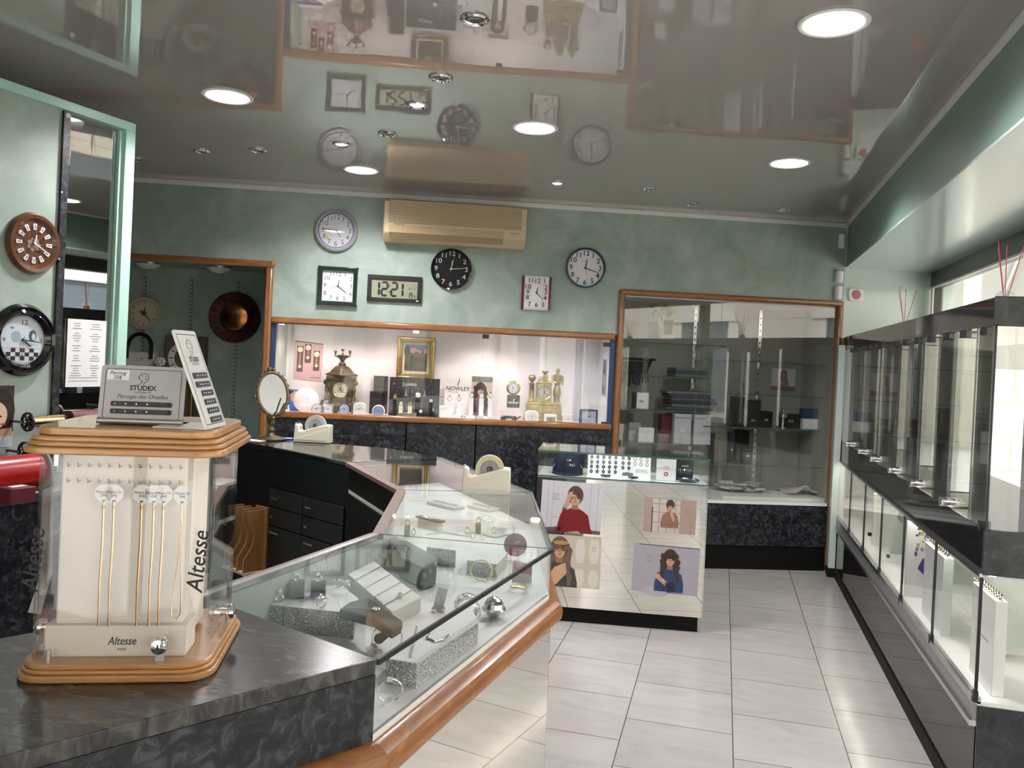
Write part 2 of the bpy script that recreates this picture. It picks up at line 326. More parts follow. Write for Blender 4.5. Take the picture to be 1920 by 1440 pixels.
t = thing('rear_building', 'pale stone building on the street behind the shop door', 'building', (0, -14, -.15))
m = MB(); m.box(-25, 5.6, -3, 0, 0, 8, stone)
for x in range(-22, 4, 4): m.box(x, x+1.4, -.02, .06, 1.0, 3.2, MAT['window_dark']); m.box(x, x+1.4, -.02, .06, 4.2, 6.4, MAT['window_dark'])
m.build('wall', t)
t = thing('shop_awning', 'grey sloping awning of the next shop outside the window', 'awning', (1.75, 8.7, 2.0))
m = MB(); m.prismx([(0, 1.6), (0, 1.65), (2.4, -.25), (2.4, -.45)], 0, 5.2, M('grey_awning_canvas', (.33, .31, .27), .7)); m.build('canvas', t)
m = MB()
for x in (.1, 1.2, 2.3, 3.4): m.tube([(x, .02, 1.55), (x, 2.35, -.43)], .02, alum)
m.build('rib', t); m = MB(); m.box(0, 5.2, 2.4, 2.5, -2.1, 1.1, stone); m.build('rear_wall', t)
t = thing('street_post', 'white street post outside the far end of the window', 'post', (1.98, 7.6, -.15)); m = MB(); m.box(-.05, .05, -.06, .06, 0, 3, M('cream_post', (.66, .60, .48), .6)); m.build('post', t)
# left partition
m = MB(); m.box(-4.9, -.345, 0, .10, 0, 2.325, green); m.box(-.345, 0, .05, .10, 0, 2.325, green); struct('wall_left', m, loc=LPC, rz=RL)
t = thing('partition_mirror', 'tall narrow mirror in mint green frame at end of left partition', 'mirror', LPC, RL)
m = MB(); m.box(-.322, -.05, .03, .045, .93, 2.325, mirrord); m.build('mirror', t)
m = MB(); m.box(-4.9, 0, -.012, .10, 2.325, 2.364, mint); m.box(-.05, 0, -.012, .10, 0, 2.325, mint); m.box(-.06, -.05, .012, .045, .0, 2.325, mint); m.build('frame', t, bevel=.003)
m = MB(); m.box(-.352, -.322, -.014, .045, 0, 2.32, marble_f); m.build('marble_strip', t)
for x, z, r in ((-.336, 2.303, .011), (-.35, 1.99, .004), (-.35, 1.72, .004)): m = MB(); m.sphere((x, -.014, z), r, whitem, 8); m.build('fixing_cap', t)
t = thing('paper_notice', 'white printed price sheet taped to the narrow left mirror', 'notice', LW(-.172, 1.34, -.027), RL)
m = MB(); m.flat(rect(-.094, .094, -.143, .143), 0, paper)
for cx, w in ((-.045, .06), (.045, .065)):
    for k in range(22):
        if k in (3, 8, 12, 16): continue
        w2 = w*random.uniform(.35, .95); z = .125-k*.0105
        m.flat(rect(cx-w2/2-.004, cx+w2/2-.004, z-.0016, z+.0016), -.0004, inkg)
for z in (-.105, -.118): m.flat(rect(-.08, .06, z-.0014, z+.0014), -.0004, inkg)
m.build('sheet', t)
for x in (-.085, .08): m = MB(); m.flat(rect(x-.012, x+.012, .135, .16), -.0006, acryl); m.build('tape', t)

# ------------------------------------------------------------------ downlights
spot_on = {3, 5, 9}
bigs = [((.271, 2.640), 'large lit round ceiling light nearest the camera at upper right'), ((-2.106, 3.062), 'large lit ceiling light above the left mirror partition'), ((-.893, 3.646), 'large lit ceiling light at the middle of the ceiling'),
        ((-2.11, 4.393), 'large lit ceiling light in front of the air conditioner, left'), ((.27, 4.383), 'large lit ceiling light far right near the bulkhead')]
first = None
for (x, y), lb in bigs:
    if first is None:
        t = first = thing('round_downlight', lb, 'ceiling light', (x, y, CEIL), 0, 'large round ceiling lights')
        m = MB(); m.lathe([(.088, 0), (.105, 0), (.107, -.003), (.100, -.008), (.090, -.006), (.088, -.001)], trimw, 40); m.build('rim', t)
        m = MB(); m.lathe([(1e-6, -.004), (.080, -.004), (.087, -.002)], led, 40); m.build('diffuser', t)
    else: dup(first, (x, y, CEIL), label=lb)
sm = [((-.813, 2.455), 'unlit small spotlight nearest the camera at top of the ceiling'), ((-1.103, 2.954), 'unlit small ceiling spotlight second from the camera'), ((-1.321, 3.264), 'lit small ceiling spotlight right of the green square clock'),
      ((-1.636, 3.676), 'unlit small ceiling spotlight just beyond the lit one'), ((-1.963, 3.843), 'lit small spotlight above the silver round clock'), ((-2.493, 3.919), 'unlit small spotlight, right one of the left pair'),
      ((-2.841, 3.915), 'unlit small spotlight, left one of the left pair'), ((-3.374, 4.056), 'unlit small spotlight half hidden by the mint mirror frame'), ((-1.021, 4.795), 'lit small spotlight right of the air conditioner'),
      ((-.492, 4.98), 'unlit small spotlight above the blue round clock'), ((-.254, 5.445), 'unlit small spotlight above wall unit, left one'), ((.323, 5.652), 'unlit small spotlight in the far right ceiling corner')]
f2 = {}
for i, ((x, y), lb) in enumerate(sm):
    on = (i+0) in (2, 4, 8)
    if on not in f2:
        t = f2[on] = thing('ceiling_spotlight', lb, 'ceiling light', (x, y, CEIL), 0, 'small ceiling spotlights')
        m = MB(); m.lathe([(.030, 0), (.046, 0), (.047, -.004), (.040, -.009), (.033, -.006), (.030, .0)], chrome, 28); m.build('rim', t)
        m = MB(); m.lathe([(1e-6, -.003), (.024, -.005), (.031, -.001)], ledw if on else M('spot_glass', (.12, .11, .10), .1, .4), 24); m.build('bulb', t)
    else: dup(f2[on], (x, y, CEIL), label=lb)

# ------------------------------------------------------------------ base cabinets, wall showcase and wall unit in the back wall
for i, (a, b) in enumerate(((-3.45, -2.556), (-2.550, -2.087), (-2.081, -1.16))):
    t = thing('base_cabinet', ('dark marble base cabinet under the left part of the lit showcase', 'narrow dark marble base cabinet under the showcase middle', 'dark marble base cabinet under the showcase right part')[i], 'cabinet', BW((a+b)/2, 0), RB, 'dark marble base cabinets')
    w = (b-a)/2-.002
    m = MB(); m.box(-w, w, 0, .5, 0, .938, marble_f); m.build('body', t)
    if i == 0:
        m = MB(); m.box(.27, w, -.014, 0, .852, .935, marble_f); m.build('drawer', t); m = MB(); m.box(-w, w, -.014, 0, .06, .848, marble_f); m.box(-w, .265, -.014, 0, .852, .935, marble_f); m.build('door', t)
    else: m = MB(); m.box(-w, w, -.014, 0, .06, .935, marble_f); m.build('door', t)
t = thing('wall_showcase', 'lit white wall showcase in cherry frame full of clocks and watches', 'showcase', BW(-2.31, .94), RB)
hw = 1.155
m = MB(); m.box(-hw, hw, .45, .47, .01, .64, nichew); m.build('back_panel', t)
m = MB(); m.box(-hw, -hw+.012, 0.005, .45, .02, .64, nichew); m.build('side_panel', t); m = MB(); m.box(hw-.012, hw, 0.005, .45, .02, .64, nichew); m.build('side_panel', t)
m = MB(); m.box(-hw, hw, 0.005, .47, .64, .66, nichew); m.build('ceiling_panel', t); m = MB(); m.box(-hw, hw, 0.0, .47, .0, .024, nichew); m.build('floor_panel', t)
m = MB(); m.box(-hw-.005, hw, -.03, .015, .002, .044, wood); m.build('bottom_rail', t, bevel=.012); m = MB(); m.box(-hw-.005, hw, -.03, .015, .622, .666, wood); m.build('top_rail', t, bevel=.012)
m = MB(); m.box(-hw, -hw+.03, .0, .012, .044, .622, navyp); m.build('side_seal', t); m = MB(); m.box(hw-.03, hw, .0, .012, .044, .622, navyp); m.build('side_seal', t)
seams = [-hw+.02] + [bs(x, 700)[0]+2.31 for x in (643, 770, 899, 1022)] + [hw-.02]
for a, b in zip(seams, seams[1:]): m = MB(); m.box(a+.002, b-.002, .012, .018, .046, .62, glass); m.build('glass_door', t)
for x, y in ((528, 606), (780, 622), (911, 631), (1138, 646), (1134, 795)):
    s_, z_ = bs(x, y); m = MB(); m.box(s_+2.31-.022, s_+2.31+.022, .002, .026, z_-.94-.014, z_-.94+.014, chrome if x < 900 else black); m.build('hinge_clamp', t, bevel=.003)
for x, on in ((562, 1), (647, 1), (741, 1), (924, 1), (1021, 1)):
    m = MB(); m.lathe([(1e-6, -.010), (.026, -.009), (.034, 0)], ledw, 20, (bs(x, 620)[0]*1.0+2.31+.02, .17, .64)); m.build('spotlight', t)

t = thing('wall_unit', 'tall glass fronted wall unit in cherry frame right of the showcase', 'display cabinet', BW(-.34, 0), RB)
W0, W1 = -.79, .79
m = MB(); m.box(W0-.012, W0+.03, -.035, .03, .2, 1.905, woodY); m.build('left_post', t, bevel=.014); m = MB(); m.box(W1-.02, W1+.02, -.035, .03, .03, 1.89, woodY); m.build('right_post', t, bevel=.014)
m = MB(); m.box(W0-.012, W1+.02, -.035, .03, 1.875, 1.915, wood); m.build('top_rail', t, bevel=.014)
m = MB(); m.box(W0+.03, W1-.02, .50, .52, .45, 1.90, greyboard2); m.build('back_panel', t)
m = MB(); m.box(W0+.01, W0+.03, .02, .5, .45, 1.88, nichew); m.build('side_panel', t); m = MB(); m.box(W1-.02, W1-.005, .02, .5, .45, 1.88, greyboard2); m.build('side_panel', t)
m = MB(); m.box(W0+.03, W1-.02, .02, .5, 1.868, 1.888, nichew); m.build('ceiling_panel', t)
m = MB(); m.box(W0+.03, W1-.03, -.02, .5, .462, .482, whitem); m.build('bottom_board', t)
m = MB(); m.box(W0+.03, W1-.02, -.012, .5, .17, .46, marble_f); m.build('base_panel', t)
m = MB(); m.box(W0+.03, W1-.02, -.002, .5, .0, .17, blackm); m.build('plinth', t)
for a, b in ((W0+.032, -.065), (-.062, W1-.024)): m = MB(); m.box(a, b, 0, .006, .484, 1.865, glassd); m.build('glass_door', t)
for s_ in (-.09, .42):
    m = MB(); m.box(s_-.012, s_+.012, .488, .5, .49, 1.86, steel)
    for k in range(28): m.box(s_-.004, s_+.004, .4865, .488, .52+k*.047, .535+k*.047, black)
    m.build('shelf_upright', t)
# shelves: (pixel y of the front edge near its middle, s range)
def shelf(px, py, a, b, d0=.12, front=.12):
    z = bs(px, py, -front)[1]; m = MB(); m.box(a, b, front, .485, z-.008, z, M('shelf_glass', (.10, .14, .13), .06) if 0 else glassg); m.box(a, b, front-.0015, front, z-.008, z, edgeg); m.build('glass_shelf', t)
    for s_ in (-.09, .42):
        if a-.02 < s_ < b+.02: mm = MB(); mm.prismx([(.485, z-.008), (.485, z-.05), (.42, z-.02), (.25, z-.012), (.25, z-.008)], s_-.004, s_+.004, steel); mm.build('shelf_bracket', t)
    return z
ZL = {}
ZL['A'] = shelf(1270, 644, W0+.035, .02); ZL['scarf'] = shelf(1196, 676, W0+.035, -.56); ZL['C'] = shelf(1290, 708, -.60, -.09); ZL['D'] = shelf(1260, 770, W0+.035, -.10); ZL['E'] = shelf(1250, 833, W0+.035, -.14)
ZR = {}
ZR['A'] = shelf(1430, 678, -.13, W1-.03); ZR['B'] = shelf(1470, 742, .10, W1-.03); ZR['C'] = shelf(1440, 803, -.12, W1-.03); ZR['D'] = shelf(1440, 873, -.12, W1-.03)

# recess with wood frame left of the showcase
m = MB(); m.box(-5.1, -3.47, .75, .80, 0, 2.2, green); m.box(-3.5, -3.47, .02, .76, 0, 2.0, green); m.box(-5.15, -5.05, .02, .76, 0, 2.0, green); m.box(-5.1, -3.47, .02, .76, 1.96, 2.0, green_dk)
struct('wall_recess', m, loc=BP, rz=RB)
m = MB(); m.box(-5.05, -3.46, -.03, .03, 1.928, 1.972, wood); struct('trim_3', m, loc=BP, rz=RB, bevel=.012)
m = MB(); m.box(-3.515, -3.468, -.035, .03, 0, 1.93, woodY); struct('trim_4', m, loc=BP, rz=RB, bevel=.012)
for i, (px, lb) in enumerate(((272, 'slotted metal shelf upright behind the cream plate clock'), (360, 'slotted metal shelf upright in middle of the recess'), (447, 'slotted metal shelf upright behind the copper plate clock'))):
    m = MB(); m.box(-.009, .009, 0, .006, .5, 1.885, M('upright_paint', (.17, .24, .20), .4, .3))
    for k in range(46): m.box(-.003, .003, -.001, .0, .52+k*.0295, .535+k*.0295, whitem)
    s_, z_ = bs(px, 520, -.745); tag(m.build('shelf_upright', None, BW(s_, 0, -.744), RB), lb, 'shelf rail', 'shelf uprights in the recess')
for px, py, lb in ((278, 497, 'frosted ceiling lamp in the recess by the mirror frame'), (410, 508, 'frosted ceiling lamp in the recess right of the middle')):
    s_, z_ = bs(px, py, -.45); t = thing('recess_lamp', lb, 'lamp', BW(s_, 1.96, -.45), RB, 'lamps in the recess ceiling')
    m = MB(); m.lathe([(1e-6, -.05), (.05, -.04), (.075, -.02), (.085, -.012)], M('frosted_glass', (.6, .62, .60), .4), 24); m.build('shade', t); m = MB(); m.lathe([(.03, -.012), (.09, -.012), (.09, 0), (.03, 0)], steel, 24); m.build('rim', t)

# ------------------------------------------------------------------ window vitrine on the right
V0, V1, VX = 2.80, 6.17, 1.28
t = thing('window_vitrine', 'long black glass vitrine with lit lower case along the right window', 'vitrine', (XR, V0, 0))
L_ = V1-V0
m = MB(); bandm = M('black_band', (.012, .012, .013), .05, 0, .35); m.box(.0, .48, .0, L_, 1.572, 1.66, bandm); m.box(-.004, .484, -.004, .012, 1.570, 1.662, marble_s); m.build('top_band', t)
m = MB(); m.box(.0, .48, .0, L_, .805, .94, bandm); m.box(-.004, .484, -.004, .012, .803, .942, marble_s); m.build('middle_band', t)
m = MB(); m.box(-.012, .0, .0, L_, .795, .806, steel); m.build('upper_track', t); m = MB(); m.box(-.014, .01, .0, L_, .405, .425, steel); m.box(-.02, .0, .0, L_, .335, .352, steel); m.box(-.010, .0, 0, L_, .352, .405, M('track_grey', (.30, .30, .31), .3, .5)); m.build('lower_track', t)
m = MB(); m.box(.0, .48, .0, L_, .06, .335, M('dark_gloss_panel', (.018, .017, .015), .04, 0, .28)); m.box(0, .484, -.004, .012, 0, .40, marble_s); m.build('base_panel', t)
m = MB(); m.box(-.006, .02, .0, L_, 0, .06, blackm); m.build('kick_strip', t)
m = MB(); m.box(.0, .48, .0, L_, .395, .412, whitem); m.build('lower_floor', t); m = MB(); m.box(.46, .48, .0, L_, .412, .805, whitem); m.build('lower_back', t)
for a, b in ((.02, 1.19), (1.66, 1.89), (1.94, 2.29), (2.34, 2.77), (2.82, L_)): m = MB(); m.box(.465, .475, a, b, .94, 1.572, greyboard); m.build('upper_shade_board', t)  # boards added to block daylight behind the doors; gaps leave bright strips
m = MB(); m.box(.02, .46, L_-.02, L_, .412, .805, whitem); m.box(.02, .46, L_-.02, L_, .94, 1.572, greyboard2); m.build('end_panel', t)
m = MB(); m.box(.03, .05, .05, L_-.05, .79, .803, leds); m.build('light_strip', t)
ys = [.0, .455, .949, 1.416, 1.912, 2.318, 2.804, L_-.02]
for k, (a, b) in enumerate(zip(ys, ys[1:])):
    m = MB(); m.box(-.004, .004, a+.004, b-.004, .945, 1.568, glassd); g = m.build('glass_door', t)
    for q, z in ((a+.10, 1.545), (b-.125, 1.545), (a+.02, .935)): m = MB(); m.box(-.012, .02, q, q+.025, z, z+.03, black); m.build('hinge', g, bevel=.002)
    m = MB(); m.lathe([(1e-6, -.035), (.014, -.033), (.016, -.02), (.013, .0), (.013, .012)], chrome, 14, (0, b-.05, .965), 'x'); m.box(-.03, .012, b-.03, b-.006, .945, .975, chrome); m.build('lock', g)
    if k: m = MB(); m.box(.008, .068, a-.004, a+.004, .945, 1.568, mirrord); m.build('upright', t)
m = MB(); m.box(.006, .478, -.003, .003, .945, 1.568, glass); m.build('end_glass', t); m = MB(); m.box(.006, .478, -.003, .003, .412, .80, glass); m.build('end_glass', t)
m = MB(); m.box(-.002, .003, -.004, .001, .94, 1.575, black); m.build('corner_seal', t)
lp = [0.0] + [onx(x, y, XR).y - V0 for x, y in ((1748, 1120), (1695, 1040), (1648, 1000), (1622, 950), (1588, 900))] + [L_-.03]
lp = [0.0, .55, 1.10, 1.62, 2.12, 2.65, L_-.03]
for a, b in zip(lp, lp[1:]): m = MB(); m.box(-.008, -.003, a+.002, b-.002, .425, .795, glass); g = m.build('sliding_glass', t); m = MB(); m.box(-.010, -.001, a-.003, a+.003, .425, .795, black); m.box(-.014, .0, a-.008, a+.010, .41, .445, black); m.build('pane_edge', g)
for y in (.62, 1.9):
    m = MB(); m.box(.02, .465, y-.003, y+.003, .415, .79, glassg); m.build('glass_divider', t)

# ------------------------------------------------------------------ light
def area(name, loc, rot, sx, sy, e, col=(1, 1, 1), portal=False):
    l = bpy.data.lights.new(name, 'AREA'); l.shape = 'RECTANGLE'; l.size = sx; l.size_y = sy; l.energy = e; l.color = col
    o = bpy.data.objects.new(name, l); COL.objects.link(o); o.location = loc; o.rotation_euler = rot
    if portal: l.cycles.is_portal = True
    return o
area('rear_daylight', (-.94, -2.3, 1.2), (R(90), 0, 0), 3.3, 2.3, 0, portal=True)
area('window_daylight', (1.48, 2.2, 1.25), (0, R(90), 0), 1.7, 8.2, 0, portal=True)
sun = bpy.data.lights.new('sun', 'SUN'); sun.energy = 4.0; sun.angle = .02; sun.color = (1, .95, .86)
so = bpy.data.objects.new('sun', sun); COL.objects.link(so); so.rotation_euler = Vector((.75, .10, -.80)).to_track_quat('-Z', 'Y').to_euler()
w = bpy.data.worlds.new('sky'); SC.world = w; w.use_nodes = True
w.node_tree.nodes['Background'].inputs[0].default_value = (.90, .92, 1.04, 1); w.node_tree.nodes['Background'].inputs[1].default_value = 4.6
def spot(name, loc, e, col=(1, .85, .72), ang=110, tgt=None, r=.03, blend=.6):
    l = bpy.data.lights.new(name, 'SPOT'); l.energy = e; l.color = col; l.spot_size = R(ang); l.spot_blend = blend; l.shadow_soft_size = r
    o = bpy.data.objects.new(name, l); COL.objects.link(o); o.location = loc
    o.rotation_euler = ((tgt-Vector(loc)) if tgt else Vector((0, 0, -1))).to_track_quat('-Z', 'Y').to_euler(); return o
for s_, e, c in ((-3.28, 3.4, (1, .78, .74)), (-3.0, 3.2, (1, .80, .77)), (-2.68, 3.6, (1, .70, .66)), (-2.05, 4.2, (1, .82, .76)), (-1.70, 1.8, (1, .92, .9)), (-1.35, 1.0, (.84, .88, 1))):
    spot('showcase_spot', BW(s_, 1.56, -.17), e, c, 140, BW(s_, .9, -.24))
for x, y in ((.271, 2.640), (-2.106, 3.062), (-.893, 3.646), (-2.11, 4.393), (.27, 4.383)): spot('downlight_beam', (x, y, CEIL-.02), 62, (1, .96, .98), 155, r=.09)
for k in range(6): area('vitrine_strip', (XR+.06, V0+.3+k*.53, .785), (0, 0, 0), .03, .5, .62, (1, .92, .80))
# ------------------------------------------------------------------ camera
cam = bpy.data.cameras.new('camera'); co = bpy.data.objects.new('camera', cam); COL.objects.link(co)
mw = Matrix.Identity(4)
for i, v in enumerate((_r, _u, -_F)):
    for k in range(3): mw[k][i] = v[k]
mw.translation = CAM; co.matrix_world = mw
cam.sensor_width = 36; cam.lens = 36*FPX/1920; cam.shift_y = -36/1920; cam.clip_start = .05; cam.clip_end = 200
SC.camera = co
SC.view_settings.view_transform = 'Standard'; SC.view_settings.look = 'None'; SC.view_settings.exposure = 0.68; SC.view_settings.gamma = 1
cy = SC.cycles; cy.use_denoising = True; cy.max_bounces = 10; cy.diffuse_bounces = 4; cy.glossy_bounces = 6; cy.transparent_max_bounces = 40; cy.transmission_bounces = 4; cy.sample_clamp_indirect = 6
cy.caustics_reflective = False; cy.caustics_refractive = False
# ------------------------------------------------------------------ clocks, air conditioner and alarm boxes
def wall_at(px, py): s_, z_ = bs(px, py); return BW(s_, z_)
def hand(t, name, ang, ln, w, mat, y, tail=.12, c=(0, 0)):
    a = R(90-ang); d = Vector((math.cos(a), math.sin(a))); n = Vector((-d.y, d.x)); c = Vector(c)
    P = [c - d*ln*tail + n*w*.5, c - d*ln*tail - n*w*.5, c + d*ln - n*w*.28, c + d*ln + n*w*.28]
    m = MB(); m.prismy([(p.x, p.y) for p in P][::-1], y, y+.0015, mat); m.lathe([(1e-6, y-.001), (w*.9, y-.001), (w*.9, y+.0015)], mat, 10, (c.x, 0, c.y), 'y'); return m.build(name, t)
def hands(t, hh, mm, ln, mat, y, w=.008, ss=None, smat=None, c=(0, 0)):
    hand(t, 'hour_hand', (hh % 12)*30 + mm*.5, ln*.62, w, mat, y+.002, c=c); hand(t, 'minute_hand', mm*6, ln, w*.75, mat, y, c=c)
    if ss is not None: hand(t, 'second_hand', ss*6, ln*.95, .0022, smat or mat, y-.002, .25, c)
def numerals(m, Rr, size, mat, y, labs=None, bold=0, sx=1):
    size *= 1.28
    for k in range(1, 13):
        l = labs[k-1] if labs else str(k)
        if l: a = R(90-30*k); m.text(l, size, Rr*math.cos(a), Rr*math.sin(a), y, mat, bold=bold, sx=sx)
def ticks(m, r0, r1, w, mat, y, n=60, skip5=False):
    for k in range(n):
        if skip5 and k % 5 == 0: continue
        a = 2*PI*k/n; d = Vector((math.sin(a), math.cos(a))); q = Vector((d.y, -d.x))*w/2
        m.flat([tuple(d*r0-q), tuple(d*r0+q), tuple(d*r1+q), tuple(d*r1-q)], y, mat)
def cover(t, r, y): m = MB(); m.lathe([(1e-6, y), (r, y)], glass, 32, axis='y'); m.build('glass_cover', t)
def tilt(t, deg): t.rotation_euler = (0, 0, t.rotation_euler[2]); return t

t = thing('wall_clock', 'round wall clock with thick silver rim, topmost, left of the air conditioner', 'clock', wall_at(631, 433), RB, 'wall clocks on the back wall')
m = MB(); m.lathe([(.136, 0), (.142, -.012), (.138, -.030), (.126, -.038), (.116, -.032), (.115, -.016)], greylt, 48, axis='y'); m.build('rim', t)
m = MB(); m.lathe([(.1155, -.016), (.117, -.033), (.113, -.033), (.113, -.016)], navyp, 48, axis='y'); m.build('inner_ring', t)
m = MB(); m.lathe([(1e-6, -.016), (.116, -.016)], dial_g, 40, axis='y'); numerals(m, .088, .036, M('slate_ink', (.10, .10, .14), .5), -.0165); m.text('QUARTZ', .010, 0, .045, -.0165, inkg); ticks(m, .104, .110, .0012, inkg, -.0165); m.ell(-.062, -.05, .016, .012, -.0167, M('yellow_sticker', (.62, .50, .22), .6)); m.build('dial', t)
hands(t, 4, 46, .085, M('slate_hand', (.06, .06, .09), .4), -.021, .007); cover(t, .115, -.030)

t = thing('wall_clock', 'square wall clock with dark green frame, below the silver round one', 'clock', wall_at(634, 537), RB, 'wall clocks on the back wall')
m = MB()
for a in range(4):
    m.M = Matrix.Rotation(R(90*a), 4, 'Y'); m.prismy([(-.134, -.127), (.134, -.127), (.108, -.101), (-.108, -.101)], -.034, 0, dkgreen)
m.M = Matrix(); m.build('frame', t, bevel=.004)
m = MB(); m.flat(rect(-.108, .108, -.102, .102), -.012, dial_w)
for k, (x, z) in enumerate(((.045, .078), (.083, .050), (.085, .002), (.083, -.050), (.045, -.080), (0, -.080), (-.045, -.080), (-.083, -.050), (-.085, .002), (-.075, .050), (-.040, .078), (0, .080))): m.text(str(k+1), .040, x, z, -.0126, ink)
for a in (-.096, .096): m.flat(rect(-.1, .1, a-.0006, a+.0006), -.0124, inkg); m.flat(rect(a-.0006, a+.0006, -.096, .096), -.0124, inkg)
m.text('quartz', .011, 0, .040, -.0125, inkg); m.build('dial', t)
hands(t, 12, 21, .068, ink, -.016, .007, 44, inkg); m = MB(); m.flat(rect(-.108, .108, -.101, .101), -.027, glass); m.build('glass_cover', t)

t = thing('digital_wall_clock', 'black framed digital wall clock reading 12:21 below the air conditioner', 'clock', wall_at(740, 542), RB)
m = MB(); m.box(-.180, .180, -.022, 0, .056, .088, black); m.box(-.180, .180, -.022, 0, -.088, -.062, black); m.box(-.180, -.152, -.022, 0, -.062, .056, black); m.box(.152, .180, -.022, 0, -.062, .056, black); m.build('frame', t, bevel=.003)
m = MB(); m.flat(rect(-.152, .152, -.062, .056), -.014, lcd)
def seg7(m, ch, x, z, w, h, th, mat, y):
    S = {'0': 'abcdef', '1': 'bc', '2': 'abged', '3': 'abgcd', '4': 'fgbc', '5': 'afgcd', '6': 'afgedc', '7': 'abc', '8': 'abcdefg', '9': 'abcdfg'}[ch]
    for q in S:
        if q in 'adg':
            zz = z + {'a': h/2, 'd': -h/2, 'g': 0}[q]; m.flat([(x-w/2, zz), (x-w/2+th/2, zz+th/2), (x+w/2-th/2, zz+th/2), (x+w/2, zz), (x+w/2-th/2, zz-th/2), (x-w/2+th/2, zz-th/2)], y, mat)
        else:
            xx = x + (w/2 if q in 'bc' else -w/2); z0 = z + (0 if q in 'bf' else -h/2); m.flat([(xx, z0), (xx+th/2, z0+th/2), (xx+th/2, z0+h/2-th/2), (xx, z0+h/2), (xx-th/2, z0+h/2-th/2), (xx-th/2, z0+th/2)], y, mat)
for ch, x in (('1', -.122), ('2', -.066), ('2', -.002), ('1', .035)): seg7(m, ch, x, -.004, .038, .088, .015, black, -.0146)
for z in (.018, -.022): m.ell(-.034, z, .005, .005, -.0146, black, 10)
for ch, x in (('1', .093), ('9', .112), ): seg7(m, ch, x, -.038, .014, .034, .006, black, -.0146)
seg7(m, '5', .136, -.046, .010, .018, .004, black, -.0146); m.flat(rect(.08, .148, -.011, -.0095), -.0146, inkg); m.text('JEU 12', .017, .115, .006, -.0146, ink); m.text('11', .015, .128, .024, -.0146, ink); m.text('C', .012, .145, .040, -.0146, inkg); m.build('screen', t)
m = MB(); m.flat(rect(.146, .162, -.078, -.071), -.0224, paper); m.build('sticker', t)

t = thing('wall_clock', 'round black wall clock with outlined numerals under the air conditioner', 'clock', wall_at(846, 505), RB, 'wall clocks on the back wall')
m = MB(); m.lathe([(.136, 0), (.139, -.014), (.136, -.028), (.128, -.032), (.125, -.022)], blackg, 48, axis='y'); m.build('rim', t)
m = MB(); m.lathe([(1e-6, -.018), (.126, -.018)], blackm, 40, axis='y'); numerals(m, .102, .034, M('pale_ink', (.62, .62, .66), .5), -.0186, sx=1.15); m.build('dial', t)
hands(t, 12, 14, .098, M('pale_hand', (.6, .6, .6), .3), -.022, .006, 2, steel); cover(t, .126, -.027); m = MB(); m.flat(rect(-.022, -.006, -.140, -.128), -.0315, paper); m.build('sticker', t)

t = thing('wall_clock', 'portrait wall clock with white face and dark red side bars', 'clock', wall_at(1005, 550), RB, 'wall clocks on the back wall')
m = MB(); A = [(.0 + .088*math.sin(R(a)), -.012-.012*math.cos(R(a))) for a in range(-80, 81, 10)]
P = [(-.088, 0)] + [(x, y-.004) for x, y in A] + [(.088, 0)]; m.prism(P, -.115, .115, whitem); m.build('case', t, bevel=.002)
for sgn in (-1, 1):
    m = MB(); m.prism([(sgn*.086, 0), (sgn*.098, 0), (sgn*.101, -.022), (sgn*.086, -.028)], -.115, .115, dred); m.build('side_bar', t, bevel=.002)
m = MB(); dkink = M('charcoal_ink', (.045, .045, .05), .5)
for k, (x, z) in enumerate(((.052, .082), (.062, .040), (.062, .006), (.060, -.032), (.048, -.080), (.002, -.082), (-.046, -.080), (-.062, -.034), (-.062, .004), (-.062, .040), (-.042, .082), (.002, .082))): m.text(str(k+1), .044, x, z, -.031, dkink, sx=1.05, bold=.01)
for z in (-.106, .106): m.flat(rect(-.083, .083, z-.001, z+.001), -.0308, inkg)
for a, b in ((-.044, .044),): m.flat(rect(a, b, .0585, .0595), -.031, inkg); m.flat(rect(a, b, -.0555, -.0545), -.031, inkg); m.flat(rect(a-.0005, a+.0005, -.055, .059), -.031, inkg); m.flat(rect(b-.0005, b+.0005, -.055, .059), -.031, inkg)
m.build('numerals', t); hands(t, 12, 22, .062, dkink, -.034, .007)

t = thing('wall_clock', 'round wall clock with dark blue rim and bold black numerals', 'clock', wall_at(1097, 503), RB, 'wall clocks on the back wall')
m = MB(); m.lathe([(.133, 0), (.137, -.02), (.136, -.040), (.127, -.042), (.124, -.030), (.124, -.014)], M('dark_blue_rim', (.006, .032, .075), .3), 48, axis='y'); m.build('rim', t)
m = MB(); m.lathe([(1e-6, -.014), (.125, -.014)], dial_w, 40, axis='y'); numerals(m, .100, .038, ink, -.0146, bold=.015); ticks(m, .070, .074, .0015, inkg, -.0146, 12); m.text('QUARTZ', .009, 0, .045, -.0146, inkg); m.build('dial', t)
hands(t, 12, 18, .100, ink, -.020, .0085, 28, inkg)

